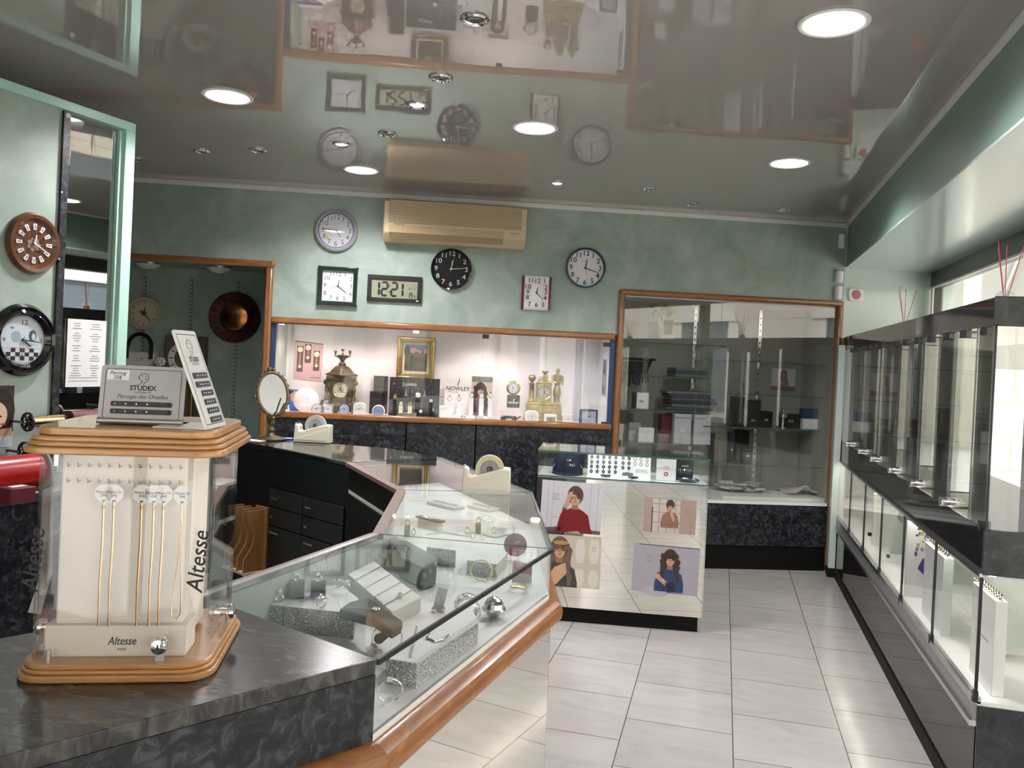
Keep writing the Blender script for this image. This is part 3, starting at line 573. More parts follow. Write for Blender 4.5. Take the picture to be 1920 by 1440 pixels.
# air conditioner
s0, z1 = bs(717, 376); s1, z0 = bs(987, 467)
w, h = .935, .264
t = thing('air_conditioner', 'cream wall mounted air conditioner under the ceiling', 'air conditioner', BW((s0+s1)/2, 2.135), RB)
m = MB(); m.prismx([(0, 0), (-.10, 0), (-.165, .05), (-.175, .10), (-.175, .255), (-.15, h), (0, h)], -w/2, w/2, cream); m.build('body', t, bevel=.008)
m = MB(); m.box(-w/2+.035, w/2-.035, -.181, -.174, .115, .262, creamd)
for k in range(15): m.box(-w/2+.037, w/2-.037, -.186, -.176, .1185+k*.0097, .1225+k*.0097, cream)
m.build('intake_grille', t)
m = MB(); m.prismx([(-.13, .018), (-.171, .050), (-.1745, .052), (-.134, .016)], -w/2+.04, w/2-.15, creamd); m.build('air_flap', t)
m = MB(); m.prismx([(-.170, .05), (-.1765, .052), (-.181, .098), (-.170, .1)], -w/2+.038, w/2-.15, M('tan_panel', (.47, .34, .19), .4)); m.build('lower_panel', t)
m = MB(); m.prismx([(-.150, .035), (-.168, .05), (-.1795, .100), (-.16, .105)], w/2-.145, w/2-.012, cream); m.build('control_panel', t)
m = MB(); m.text('DAIKIN', .020, -w/2+.10, .103, -.1762, ink, shear=.2); m.text('INVERTER', .014, w/2-.078, .088, -.1805, ink); m.build('lettering', t)
m = MB()
for k in range(3): m.lathe([(1e-6, -.003), (.004, -.002), (.004, 0)], M('amber_lamp', (.55, .30, .08), .4), 8, (w/2-.09+k*.025, -.178, .066), 'y')
m.build('indicator', t)
# alarm boxes by the far right corner
for (px, py), (hh, ww), lb in (((1580, 452), (.10, .04), 'white alarm sensor box highest in the far right corner'), ((1575, 519), (.085, .05), 'white alarm box in the corner just above another'), ((1573, 549), (.095, .05), 'lowest white alarm box in the corner above the wall unit')):
    s_, z_ = bs(px, py, .03); t = thing('alarm_sensor', lb, 'alarm sensor', BW(s_, z_), RB, 'alarm boxes in the corner')
    m = MB(); m.prism([(-ww/2, 0), (ww/2, 0), (ww/2, -.03), (ww*.25, -.045), (-ww*.25, -.045), (-ww/2, -.03)], -hh/2, hh/2, whitem); m.build('housing', t, bevel=.006); m = MB(); m.box(-ww*.2, ww*.2, -.0465, -.044, -hh*.35, -hh*.1, white); m.build('lens', t)
s_, z_ = bs(1603, 553); t = thing('alarm_button', 'square white wall box with round red button beside the window', 'alarm', BW(s_, z_), RB)
m = MB(); m.prismy(rrect(-.052, .052, -.044, .044, .014), -.02, 0, whitem); m.build('box', t, bevel=.004); m = MB(); m.lathe([(1e-6, -.026), (.028, -.025), (.034, -.020)], M('pink_red_button', (.50, .17, .18), .45), 24, axis='y'); m.build('button', t)

# left partition: two clocks, poster, ribbon spools
t = thing('plate_clock', 'brown glazed oval plate clock with white number plaques', 'clock', LW(-.459, 1.766), RL)
m = MB(); m.lathe([(.118, 0), (.122, -.010), (.112, -.026), (.098, -.026), (.088, -.016), (.084, -.012)], browng, 48, axis='y', sx=.93); m.build('rim', t)
m = MB(); m.lathe([(1e-6, -.010), (.086, -.012)], browng, 40, axis='y', sx=.93); m.build('plate', t)
for k in range(12):
    a = R(30*k); c = Vector((math.sin(a)*.066*.95, math.cos(a)*.066)); u = Vector((math.sin(a), math.cos(a))); q = Vector((u.y, -u.x))
    m = MB(); P = [c+u*.012-q*.007, c+u*.012+q*.007, c+u*.004+q*.0075, c-u*.006+q*.005, c-u*.012+q*.0065, c-u*.012-q*.0065, c-u*.006-q*.005, c+u*.004-q*.0075]
    m.prismy([(p.x, p.y) for p in P], -.0165, -.011, white); P2 = [c+u*.008-q*.0022, c+u*.008+q*.0022, c-u*.008+q*.0022, c-u*.008-q*.0022]; m.flat([(p.x, p.y) for p in P2], -.0168, M('blue_grey_ink', (.08, .09, .14), .5)); m.build('number_plaque', t)
m = MB()
for k in range(7): a = k*2*PI/7; m.ell(.018*math.cos(a), -.004+.016*math.sin(a), .012, .009, -.0128, M('painted_flower', (.26, .17, .13), .4), 10, a)
for k in range(5): a = k*2*PI/5+.4; m.ell(.036*math.cos(a), .034*math.sin(a), .010, .008, -.0125, M('painted_leaf', (.03, .014, .01), .4), 8, a)
m.build('painted_flowers', t); hands(t, 12, 20, .055, white, -.022, .006)

t = thing('oval_clock', 'large black framed oval clock with blue figures above checked floor', 'clock', LW(-.488, 1.386), RL)
m = MB(); m.lathe([(.136, 0), (.142, -.012), (.128, -.034), (.118, -.028), (.108, -.034), (.100, -.022), (.094, -.014)], blackg, 48, axis='y', sx=.96); m.build('frame', t)
m = MB(); m.lathe([(1e-6, -.012), (.096, -.012)], M('pale_blue_dial', (.60, .66, .72), .5), 40, axis='y', sx=.96); y = -.0126
m.text('12', .030, .004, .068, y, ink); m.text('3', .024, .076, -.002, y, ink); m.text('9', .024, -.076, -.002, y, ink); m.text('6', .026, .0, -.062, -.0132, ink)
for i in range(-4, 5):
    for j in range(3):
        x, z = i*.019, -.040-j*.016
        if (i+j) % 2 == 0 and math.hypot(abs(x)+.009, z-.008) < .093: m.flat(rect(x-.0095, x+.0095, z-.008, z+.008), y, ink)
m.flat(rect(-.084, .084, -.0325, -.0315), y, inkg); m.ell(.040, .018, .016, .022, y, pm(60, 85, 105)); m.ell(.044, .014, .008, .014, -.0129, pm(190, 200, 205)); m.ell(-.028, .012, .020, .022, y, pm(150, 175, 190)); m.ell(-.045, .046, .008, .005, y, pm(120, 130, 140))
ticks(m, .086, .092, .0025, ink, y, 60); m.build('dial', t)
hands(t, 4, 16, .066, black, -.018, .007, 31, M('blue_hand', (.20, .30, .40), .4)); 
c = lw(8, 775); tt = (c-LPC).dot(LE); t = thing('portrait_poster', 'small poster of a dark haired person on left wall by the spools', 'poster', LW(tt-.055, 1.09, .003), RL)
m = MB(); m.flat(rect(-.09, .09, -.118, .118), 0, pm(70, 45, 38)); m.flat(rect(-.09, .09, -.118, -.06), -.0003, pm(198, 200, 215)); m.ell(.035, .02, .06, .085, -.0004, HAIR2); m.ell(.02, .005, .045, .052, -.0006, pm(225, 190, 170)); m.ell(.05, -.03, .012, .004, -.0008, pm(160, 80, 75)); m.ell(.03, .0, .014, .005, -.0008, HAIR2); m.flat([(-.09, -.06), (.085, -.045), (.085, -.075), (-.09, -.085)], -.0007, pm(190, 150, 130)); m.build('sheet', t)
def spool(px, py, lb, rib):
    c = lw(px, py, .07); t = thing('ribbon_spool', lb, 'ribbon spool', c, RL, 'ribbon spools on the left wall')
    for x in (-.085, .085):
        m = MB(); ro, ri = .038, .012
        for k in range(6):
            a = R(60*k); m.prismx([(ri*math.cos(a-.35), ri*math.sin(a-.35)), (ro*.9*math.cos(a-.14), ro*.9*math.sin(a-.14)), (ro*.9*math.cos(a+.14), ro*.9*math.sin(a+.14)), (ri*math.cos(a+.35), ri*math.sin(a+.35))], x-.003, x+.003, black)
        m.lathe([(.029, x-.003), (ro, x-.003), (ro, x+.003), (.029, x+.003), (.029, x-.003)], black, 28, axis='x'); m.lathe([(1e-6, x-.006), (.013, x-.005), (.013, x+.005), (1e-6, x+.005)], black, 14, axis='x'); m.build('flange', t)
    m = MB(); m.lathe([(.020, -.08), (.0225, -.079), (.0235, .0), (.0225, .079), (.020, .08)], rib, 24, axis='x'); m.build('ribbon', t); m = MB(); m.tube([(-.11, 0, 0), (.11, 0, 0)], .004, steel); m.box(.098, .11, -.004, .072, -.004, .004, black); m.box(-.11, -.10, -.004, .072, -.004, .004, black); m.build('axle', t)
spool(90, 789, 'black spool with gold ribbon on wall above the necklace case', gold); spool(84, 843, 'lower black ribbon spool half hidden by the necklace case', M('dark_ribbon', (.05, .02, .03), .4))

# things hanging in the recess
def rec(px, py, off=-.735): s_, z_ = bs(px, py, off); return BW(s_, z_, off)
t = thing('plate_clock', 'cream round plate clock with brown numerals hanging in the recess', 'clock', rec(271, 588), RB)
m = MB(); m.lathe([(.090, 0), (.115, -.010), (.118, -.016), (.105, -.012)], M('cream_glaze', (.52, .43, .31), .35), 44, axis='y'); m.build('rim', t)
m = MB(); m.lathe([(1e-6, -.010), (.108, -.013)], M('cream_glaze_dial', (.58, .50, .37), .35), 40, axis='y'); numerals(m, .080, .016, M('brown_paint', (.10, .035, .015), .4), -.0145, bold=.02); ticks(m, .094, .104, .004, MAT['brown_paint'], -.0146, 60); m.ell(0, .0, .022, .018, -.0146, pm(140, 100, 50)); m.ell(-.015, .012, .012, .009, -.0147, pm(90, 80, 40)); m.build('dial', t); hands(t, 12, 23, .080, MAT['brown_paint'], -.018, .010)
t = thing('copper_plate_clock', 'large dark embossed plate clock with shining copper centre in recess', 'clock', rec(441, 595), RB)
m = MB(); m.lathe([(.10, 0), (.175, -.006), (.188, -.016), (.182, -.022), (.112, -.012), (.105, -.022), (.098, -.018)], copper, 56, axis='y')
m.build('rim', t)
for k in range(20): a = R(18*k); m = MB(); m.sphere((.148*math.cos(a), -.018, .148*math.sin(a)), .014 if k % 2 else .010, copper, 8, .7); m.build('embossed_flower', t)
m = MB(); m.lathe([(1e-6, -.014), (.088, -.016), (.096, -.012)], M('polished_copper', (.48, .20, .07), .22, 1), 44, axis='y'); m.build('dial', t); hands(t, 12, 21, .05, black, -.02, .006)
t = thing('square_pendulum_clock', 'square brown pendulum clock with white ring dial, behind the white sign', 'clock', rec(352, 672), RB)
m = MB(); m.box(-.145, .145, -.06, 0, -.19, .165, M('olive_brown_case', (.085, .065, .04), .5)); m.box(-.145, .145, -.03, 0, -.62, -.19, MAT['olive_brown_case']); m.build('case', t, bevel=.004)
m = MB(); m.lathe([(.078, -.064), (.122, -.064), (.122, -.06), (.078, -.06), (.078, -.064)], M('pale_dial_ring', (.50, .48, .42), .5), 44, axis='y'); ticks(m, .086, .115, .007, ink, -.0645, 12); m.text('WESTMINSTER', .014, 0, .145, -.0605, M('gold_ink', (.35, .26, .10), .5)); m.build('dial', t); hands(t, 12, 21, .09, ink, -.067, .006)
m = MB(); m.cyl((.05, -.04, -.48), .014, .30, goldm, 12); m.build('chime_weight', t)
t = thing('tote_bag', 'pale tote bag with black handles hanging in the recess', 'bag', rec(266, 672), RB)
m = MB(); m.box(-.105, .105, -.06, -.005, -.22, .05, M('pale_canvas', (.44, .41, .36), .8)); m.build('body', t, bevel=.01)
m = MB(); A = [(-.085, -.065, .0), (-.085, -.065, .07)] + [(-.085+.085*(1-math.cos(R(a))), -.05, .08+.10*math.sin(R(a))) for a in range(10, 180, 17)] + [(.085, -.065, .07), (.085, -.065, 0)]; m.tube(A, .014, blackm, 8); m.build('handle', t)
m = MB(); m.ell(.02, .0, .012, .008, -.0605, inkg); m.ell(.0, -.012, .02, .003, -.0605, inkg); m.build('print', t)
t = thing('gift_bow', 'pale ribbon rosette beside the tote bag in the recess', 'bow', rec(300, 678, -.64), RB)
m = MB()
for k in range(9): a = 2*PI*k/9; m.sphere((.026*math.cos(a), -.0, .022*math.sin(a)), .017, M('pale_ribbon', (.46, .43, .39), .5), 8, .8)
m.sphere((0, -.015, 0), .016, MAT['pale_ribbon'], 8); m.build('loops', t)
# ------------------------------------------------------------------ printed portraits (flat prints)
def portrait(m, x, z, s, y, hair, top, skin=None, hair_len=1.0, hand_up=False, arms=None, smile=False, tilt=0, bb=None):
    sk = skin or SKIN; e = .0003; Q = Matrix.Rotation(tilt, 2)
    def T(a, b):
        v = Q @ Vector((a, b)); p = (x+v.x*s, z+v.y*s)
        return p if bb is None else (max(bb[0], min(bb[1], p[0])), max(bb[2], min(bb[3], p[1])))
    def poly(P, k, mat): m.flat([T(a, b) for a, b in P], y-e*k, mat)
    def el(a, b, ra, rb, k, mat, n=16): m.flat([T(a+ra*math.cos(2*PI*i/n), b+rb*math.sin(2*PI*i/n)) for i in range(n)], y-e*k, mat)
    # hair behind, neck, body
    if hair_len > .5: poly([(-.26, .25), (-.34, -.1), (-.42, -.25-.45*hair_len), (-.2, -.35-.45*hair_len), (0, -.3), (.2, -.35-.45*hair_len), (.42, -.2-.45*hair_len), (.34, -.1), (.26, .25)], 1, hair)
    el(0, .12, .30, .36, 1, hair)
    if hair_len > .5:
        rr = random.Random(int(s*1e4))
        for q in range(18):
            sd = -1 if q % 2 else 1; h_ = .15 - (q//2)*.125*hair_len; el(sd*(.25+rr.uniform(0, .13)), h_, .085, .13, 3.2+.02*q, hair, 8)
    poly([(-.10, -.1), (.10, -.1), (.12, -.42), (-.12, -.42)], 3, SKIN2)
    poly([(-.11, -.36), (.11, -.36), (.32, -.46), (.52, -.62), (.62, -1.05), (.62, -1.5), (-.62, -1.5), (-.62, -1.05), (-.52, -.62), (-.32, -.46)], 2, top)
    el(0, 0, .19, .26, 4, sk); el(-.03, .17, .20, .12, 5, hair, 12); el(.14, .10, .06, .14, 5, hair, 10); el(-.17, .06, .04, .14, 5, hair, 10)
    for q in (-.075, .075): el(q, .015, .035, .014, 6, HAIR2, 8); poly([(q-.05, .06), (q+.05, .065), (q+.05, .05), (q-.05, .045)], 6, HAIR2)
    poly([(-.015, .02), (.015, .02), (.028, -.07), (-.028, -.07)], 5, SKIN2); el(0, -.135, .065 if smile else .05, .026 if smile else .018, 6, pm(150, 62, 66), 10)
    if smile: el(0, -.130, .045, .010, 7, white, 8)
    if hand_up:
        poly([(-.62, -1.2), (-.50, -1.3), (-.30, -.35), (-.14, .08), (-.22, .16), (-.42, -.3)], 7, top); poly([(-.44, -.42), (-.32, -.42), (-.12, .12), (-.10, .24), (-.22, .24), (-.30, .08)], 8, sk); poly([(-.22, .2), (.02, .12), (.05, .06), (-.16, .06)], 9, sk); poly([(-.46, -.38), (-.31, -.37), (-.32, -.43), (-.47, -.44)], 9, gold)
    if arms == 'crossed':
        poly([(-.62, -.9), (-.40, -.8), (.30, -1.25), (.55, -1.2), (.5, -1.42), (-.1, -1.45)], 7, top); poly([(-.60, -.78), (-.42, -.70), (.15, -1.14), (.06, -1.28), (-.46, -.90)], 8, sk); poly([(-.60, -.70), (-.42, -.62), (-.36, -.80), (-.60, -.86)], 9, sk); poly([(-.26, -.84), (-.16, -.91), (-.20, -.98), (-.31, -.90)], 10, steel)
    if arms == 'table':
        poly([(-.62, -1.1), (.62, -1.05), (.72, -1.42), (-.72, -1.46)], 7, top); poly([(-.2, -1.28), (.15, -1.22), (.30, -1.42), (.10, -1.40), (-.18, -1.42)], 8, sk)
    if arms == 'chin':
        poly([(-.45, -1.15), (.5, -1.05), (.5, -1.22), (-.45, -1.3)], 7, top); poly([(-.02, -.28), (.10, -.26), (.36, -.95), (.20, -1.05), (.02, -.55)], 8, sk)

# ------------------------------------------------------------------ things in the wall showcase
NZ = .9645
def ns(px, off): return BW(bs(px, 700, -off)[0], NZ, -off)           # on the showcase floor, off behind the glass
def at_back(px, py): s_, z_ = bs(px, py, -.445); return BW(s_, z_, -.445)
K = .0039                                                             # metres per photo pixel at the back of the showcase
t = thing('clock_poster', 'pink poster of three longcase clocks on the showcase back panel', 'poster', at_back(577, 676), RB)
m = MB(); m.flat([(-.095, -.135), (.10, -.145), (.105, .125), (-.095, .14)], 0, pm(205, 165, 168)); m.flat([(-.095, .14), (.105, .125), (.105, .118), (-.095, .132)], -.0004, pm(70, 40, 42))
for x, z, h in ((-.055, .01, .185), (.0, .05, .135), (.062, .0, .145)):
    m.flat(rect(x-.022, x+.022, z-h/2, z+h/2), -.0004, pm(62, 22, 26)); m.ell(x, z+h/2-.025, .019, .020, -.0008, pm(240, 225, 190)); m.flat(rect(x-.014, x+.014, z-h/2+.03, z+h/2-.055), -.0006, pm(90, 40, 30)); m.ell(x, z-h/2+.038, .011, .011, -.0008, pm(245, 215, 160)); m.flat(rect(x-.002, x+.002, z-h/2+.04, z+h/2-.05), -.0007, pm(230, 190, 120))
m.flat(rect(.02, .09, -.125, -.118), -.0004, pm(140, 110, 115)); m.build('sheet', t)
t = thing('framed_painting', 'gilt framed landscape painting hanging at the back of the showcase', 'painting', at_back(780, 671), RB)
m = MB()
for a, (w_, h_) in enumerate(((.135, .150), (.150, .135), (.135, .150), (.150, .135))):
    m.M = Matrix.Rotation(R(90*a), 4, 'Y'); m.prismy([(-w_, -h_), (w_, -h_), (w_-.035, -h_+.035), (-w_+.035, -h_+.035)], -.03, 0, goldm); m.prismy([(-w_+.006, -h_+.006), (w_-.006, -h_+.006), (w_-.016, -h_+.016), (-w_+.016, -h_+.016)], -.036, -.028, gold)
m.M = Matrix(); m.build('frame', t, bevel=.004); m = MB(); m.flat(rect(-.1, .1, -.115, .115), -.008, M('cream_mount', (.70, .62, .45), .6)); m.build('mount', t)
m = MB(); m.flat(rect(-.080, .080, -.096, .096), -.010, pm(120, 120, 165)); m.flat([(-.08, .05), (-.02, .075), (.03, .05), (.08, .07), (.08, 0), (-.08, 0)], -.0103, pm(200, 165, 170)); m.flat([(-.08, .02), (-.05, .045), (-.02, .03), (.0, .05), (.03, .03), (.05, .07), (.06, .03), (.08, .04), (.08, -.03), (-.08, -.03)], -.0106, pm(105, 82, 75)); m.flat([(-.08, .0), (-.03, .015), (.03, -.005), (.08, .015), (.08, -.096), (-.08, -.096)], -.0109, pm(52, 54, 38)); m.ell(-.065, .045, .022, .045, -.0112, pm(40, 44, 36)); m.ell(.03, -.05, .04, .02, -.0112, pm(78, 74, 50)); m.build('canvas', t)
t = thing('ornate_mantel_clock', 'tall dark bronze ornate mantel clock with round cream dial', 'clock', ns(641, .30), RB)
m = MB(); m.box(-.125, .125, -.06, .08, 0, .03, bronze); m.prismy([(-.12, .03), (.12, .03), (.085, .075), (-.085, .075)], -.055, .07, bronze); m.build('base', t, bevel=.005)
m = MB(); m.box(-.08, .08, -.045, .06, .075, .25, bronze); m.box(-.10, .10, -.055, .07, .235, .262, bronze); m.lathe([(.112, .262), (.115, .272), (.085, .285), (.075, .30), (.05, .325), (.03, .335)], bronze, 4, axis='z'); m.build('case', t, bevel=.004)
m = MB()
for sx in (-1, 1): m.lathe([(.012, .09), (.018, .10), (.010, .13), (.016, .17), (.010, .20), (.016, .235)], bronze, 12, (sx*.093, -.05, 0)); m.tube([(sx*.10, -.04, .03), (sx*.13, -.05, .05), (sx*.115, -.05, .09)], .012, bronze); m.sphere((sx*.1, -.045, .215), .02, bronze, 8)
m.build('side_ornament', t)
m = MB(); m.lathe([(.02, .33), (.028, .345), (.014, .36), (.018, .375), (.035, .39), (.042, .405), (.020, .41)], bronze, 14)
for x in (-.05, 0, .05): m.tube([(x*.3, 0, .39), (x, 0, .40), (x, 0, .425)], .007, bronze, 6); m.sphere((x, 0, .432+(.012 if x == 0 else 0)), .012, bronze, 8)
m.build('finial', t)
m = MB(); m.lathe([(1e-6, -.050), (.050, -.050)], M('cream_dial', (.66, .60, .42), .5), 28, (0, 0, .165), 'y'); m.M = Matrix.Translation((0, 0, .165)); numerals(m, .040, .012, ink, -.0505, ['I', 'II', 'III', 'IIII', 'V', 'VI', 'VII', 'VIII', 'IX', 'X', 'XI', 'XII']); m.ell(0, 0, .026, .026, -.0506, M('cream_dark_dial', (.45, .40, .26), .5)); m.M = Matrix(); m.lathe([(.050, -.045), (.058, -.050), (.054, -.056), (.049, -.051)], brass, 32, (0, 0, .165), 'y'); m.build('dial', t); hands(t, 12, 21, .032, ink, -.054, .006, c=(0, .165))
t = thing('clock_box', 'blue and white printed clock box at the left end of the showcase', 'box', ns(553, .33), RB)
m = MB(); m.box(-.08, .08, -.02, .02, 0, .155, whitem); m.flat(rect(-.078, .078, .0, .153), -.0206, blue_l); m.flat([(-.078, 0), (-.02, 0), (-.05, .13), (-.078, .13)], -.0210, whitem); m.ell(.02, .10, .045, .04, -.0210, pm(205, 150, 140)); m.flat([(-.078, .0), (-.06, .0), (-.03, .06), (-.05, .06)], -.0213, blue_l); m.build('carton', t)
t = thing('display_plate', 'pale pink round dish clock leaning in the left of the showcase', 'clock', ns(576, .20), RB)
m = MB(); m.M = Matrix.Translation((0, 0, .088)) @ Matrix.Rotation(R(-14), 4, 'X'); m.lathe([(1e-6, -.018), (.03, -.02), (.06, -.018), (.082, -.008), (.087, 0), (.07, .004), (1e-6, .004)], M('pale_pink_dish', (.78, .66, .64), .3), 36, axis='y'); m.lathe([(1e-6, -.0205), (.026, -.0215)], M('blue_pink', (.66, .60, .68), .4), 20, axis='y'); m.M = Matrix(); m.build('dish', t); m = MB(); m.box(-.03, .03, .0, .05, 0, .012, white); m.build('stand', t)
def alarm(px, off, lb, kind, w, h, case, dial, d=.04, extra=None):
    t = thing('alarm_clock', lb, 'clock', ns(px, off), RB, 'small table clocks in the showcase'); r = min(w, h)*.40; cz = h*.52
    m = MB()
    if kind == 'round': m.lathe([(1e-6, 0), (w*.44, 0), (w*.5, -d*.3), (w*.5, -d*.7), (w*.44, -d), (w*.40, -d*.9)], case, 28, (0, d/2, h/2), 'y'); m.box(-w*.28, w*.28, -d/2, d/2, 0, h*.08, case)
    else: m.prismy(rrect(-w/2, w/2, 0, h, w*(.28 if kind == 'soft' else .08)), -d/2, d/2, case)
    m.build('case', t, bevel=.003)
    m = MB(); y = -d/2-.0008 if kind != 'round' else -d/2+.003
    if kind == 'lcd': m.flat(rect(-w*.36, w*.36, h*.25, h*.72), y, lcd); seg7(m, '1', -w*.18, h*.48, w*.1, h*.26, .004, black, y-.0004); seg7(m, '2', 0, h*.48, w*.12, h*.26, .004, black, y-.0004); seg7(m, '1', w*.18, h*.48, w*.1, h*.26, .004, black, y-.0004)
    elif kind == 'sq': m.flat(rect(-w*.38, w*.38, h*.12, h*.88), y, dial)
    else: m.ell(0, h/2 if kind == 'round' else cz, r, r, y, dial, 24)
    if kind != 'lcd': 
        m.M = Matrix.Translation((0, 0, h/2 if kind == 'round' else cz))
        for k, l in ((12, '12'), (3, '3'), (6, '6'), (9, '9')): a = R(90-30*k); m.text(l, r*.34, r*.72*math.cos(a), r*.72*math.sin(a), y-.0004, ink)
        ticks(m, r*.86, r*.93, r*.03, ink, y-.0004, 12)
    m.M = Matrix(); m.build('dial', t)
    if kind != 'lcd': hands(t, 10, 8 if w > .06 else 20, r*.7, ink, y-.004, r*.09, c=(0, h/2 if kind == 'round' else cz))
    if extra: extra(t)
    return t
def bells(t):
    for x in (-.034, .034): m = MB(); m.sphere((x, -.03, .016), .015, chrome, 10); m.build('ball_foot', t)
alarm(597, .07, 'small clear round table clock left of the square silver one', 'round', .075, .075, silver, dial_w)
alarm(619, .08, 'small square silver table clock in front of the bronze mantel clock', 'sq', .070, .075, silver, dial_w)
t_ = alarm(649, .08, 'black round table clock with two ball feet by the bronze clock', 'round', .088, .085, blackg, blue_l if 0 else M('pale_blue_print', (.45, .52, .68), .5), extra=bells)
alarm(677, .08, 'white square soft cornered alarm clock right of the black one', 'soft', .082, .092, whitem, dial_w)
alarm(713, .06, 'white round table clock with blue patterned dial by black boxes', 'round', .088, .078, whitem, M('blue_white_print', (.25, .35, .62), .5))
alarm(1001, .07, 'white oval alarm clock at the right of the black glasses case', 'soft', .092, .085, whitem, dial_w)
alarm(1036, .06, 'white digital alarm clock below the gilt statue clock', 'lcd', .085, .065, whitem, lcd)
alarm(1068, .07, 'small cream square travel clock right of the gilt clock', 'sq', .065, .070, ivory, dial_w)
alarm(1107, .08, 'navy and silver square clock at the right end of the showcase', 'sq', .125, .110, M('navy_case', (.05, .06, .13), .3), M('grey_blue_dial', (.42, .44, .55), .5))
# black boxes and watch display
for px, off, w, h, lb in ((707, .36, .085, .16, 'black gift box lower left of the black watch display'), (715, .415, .10, .27, 'tall black gift box behind the black watch display')):
    t = thing('gift_box', lb, 'box', ns(px, off), RB, 'black gift boxes in the showcase'); m = MB(); m.box(-w/2, w/2, -.02, .02, 0, h, black); m.build('box', t, bevel=.002); m = MB(); m.box(-w/2-.001, w/2+.001, -.021, .021, h*.62, h*.66, M('dark_grey_card', (.05, .05, .055), .4)); m.build('lid_edge', t)
t = thing('watch_display_board', 'black starry display board with small city silhouettes and watches', 'display board', ns(779, .25), RB)
m = MB(); m.box(-.175, .175, .0, .012, 0, .27, M('night_board', (.012, .013, .017), .35))
for _ in range(26): m.ell(random.uniform(-.165, .165), random.uniform(.14, .26), .0022, .0022, -.0004, paper, 6)
m.flat([(-.175, .11), (-.12, .125), (-.06, .13), (.05, .15), (.175, .15), (.175, .0), (-.175, 0)], -.0003, M('grey_city', (.10, .11, .12), .6))
for x in (-.06, .07): m.flat([(x-.012, .14), (x-.003, .175), (x, .205), (x+.003, .175), (x+.012, .14)], -.0006, M('tower_grey', (.2, .2, .21), .5))
for k in range(40): m.flat(rect(-.17+.0085*k, -.165+.0085*k, .03, .03+random.uniform(.02, .08)), -.0006, M('window_grey', (.16, .18, .19), .5))
m.text('Lutetia', .034, -.035, .225, -.0006, M('silver_ink', (.6, .6, .62), .4)); m.build('board', t); m = MB(); m.box(-.175, .175, -.04, 0, 0, .02, black); m.build('tray', t)
def watch(px, py, off, lb, face, strap, stand=None, r=.016, c=None, NZ=.9645):
    s_, z_ = bs(px, py, -off); z = z_-NZ; t = thing('watch', lb, 'watch', BW(s_, NZ, -off), RB, 'watches on display in the showcase')
    m = MB(); m.lathe([(1e-6, -.012), (r*.86, -.012), (r, -.009), (r, -.003), (r*.8, 0)], c or gold, 20, (0, 0, z), 'y'); m.build('case', t); m = MB(); m.ell(0, z, r*.8, r*.8, -.0125, face, 18); m.flat(rect(-.0008, .0008, z, z+r*.55), -.0129, ink); m.flat([(0, z), (r*.4, z+r*.25), (r*.42, z+r*.2), (.0, z-.001)], -.0129, ink); m.build('dial', t)
    m = MB(); A = [(0, -.005, z+r*.9), (0, .01, z+r*1.3), (0, .03, z+r*.2), (0, .03, z-r*.5), (0, .012, z-r*1.7), (0, -.005, z-r*.9)]; m.M = Matrix.Scale(1, 4); m.tube([Vector(a) for a in A], r*.38, strap, 6); m.build('strap', t)
    m = MB(); m.prism([(-r*1.0, -.014), (r*1.0, -.014), (r*.9, .036), (-r*.9, .036)], 0, max(.006, z-r*1.2), stand or white); m.build('stand', t)
for k, (px, py, f_, st, sd) in enumerate(((752, 756, dial_w, gold, ivory), (769, 757, gold, gold, ivory), (784, 741, dial_w, black, black), (808, 751, dial_w, black, black), (789, 771, dial_w, gold, black), (810, 768, dial_w, silver, black), (741, 744, gold, goldm, black))):
    watch(px, py, .12 if py > 745 else .15, ['gold watch on a short cream stand before the black board', 'second gold watch on cream stand before the black board', 'large white faced watch raised on black strap before the board', 'white faced black watch right on the black board', 'small gold watch lying low right of the cream stands', 'silver watch at right foot of the black board', 'gold watch hanging at the left edge of the black board'][k], f_, st, sd, .019 if k == 2 else .014)
for px, lb in ((757, 'left small silver framed clock lying before black board'), (775, 'right small silver framed clock lying before black board')):
    t = thing('travel_clock', lb, 'clock', ns(px, .035), RB, 'small silver travel clocks'); m = MB(); m.box(-.033, .033, -.008, .008, 0, .042, silver); m.build('case', t, bevel=.003); m = MB(); m.flat(rect(-.028, .028, .006, .036), -.0086, lcd); m.text('12:21', .018, 0, .021, -.009, ink); m.build('screen', t)
for px, w, h, lb in ((829, .05, .20, 'tall pale carton between the black board and the white card'), (834, .055, .085, 'small pale carton in front of the taller one')):
    t = thing('carton', lb, 'box', ns(px, .34 if h > .1 else .25), RB); m = MB(); m.box(-w/2, w/2, -.02, .02, 0, h, whitem); m.flat(rect(-w*.4, w*.4, h*.7, h*.72), -.0205, inkg); m.build('body', t, bevel=.002)
t = thing('brand_card', 'white lettered display card with watches standing before it', 'display card', ns(858, .30), RB)
m = MB(); m.box(-.085, .085, 0, .006, .02, .285, whitem); m.text('NOWLEY', .040, .005, .205, -.0006, ink, shear=.15, bold=.01); m.text('TIME CLUB', .016, -.03, .182, -.0006, inkg); m.flat([(.0, .235), (.006, .235), (.022, .265), (.016, .265)], -.0006, ink); m.flat([(.006, .225), (.010, .225), (.008, .245), (.004, .245)], -.0006, ink); m.flat([(.014, .258), (.018, .258), (.018, .283), (.015, .283)], -.0006, M('red_dark_ink', (.3, .03, .03), .5)); m.build('card', t); m = MB(); m.box(-.085, .22, -.14, .0, 0, .02, whitem); m.build('tray', t)
t = thing('model_poster', 'upright photo card of dark haired person among the watches', 'poster', ns(905, .29), RB)
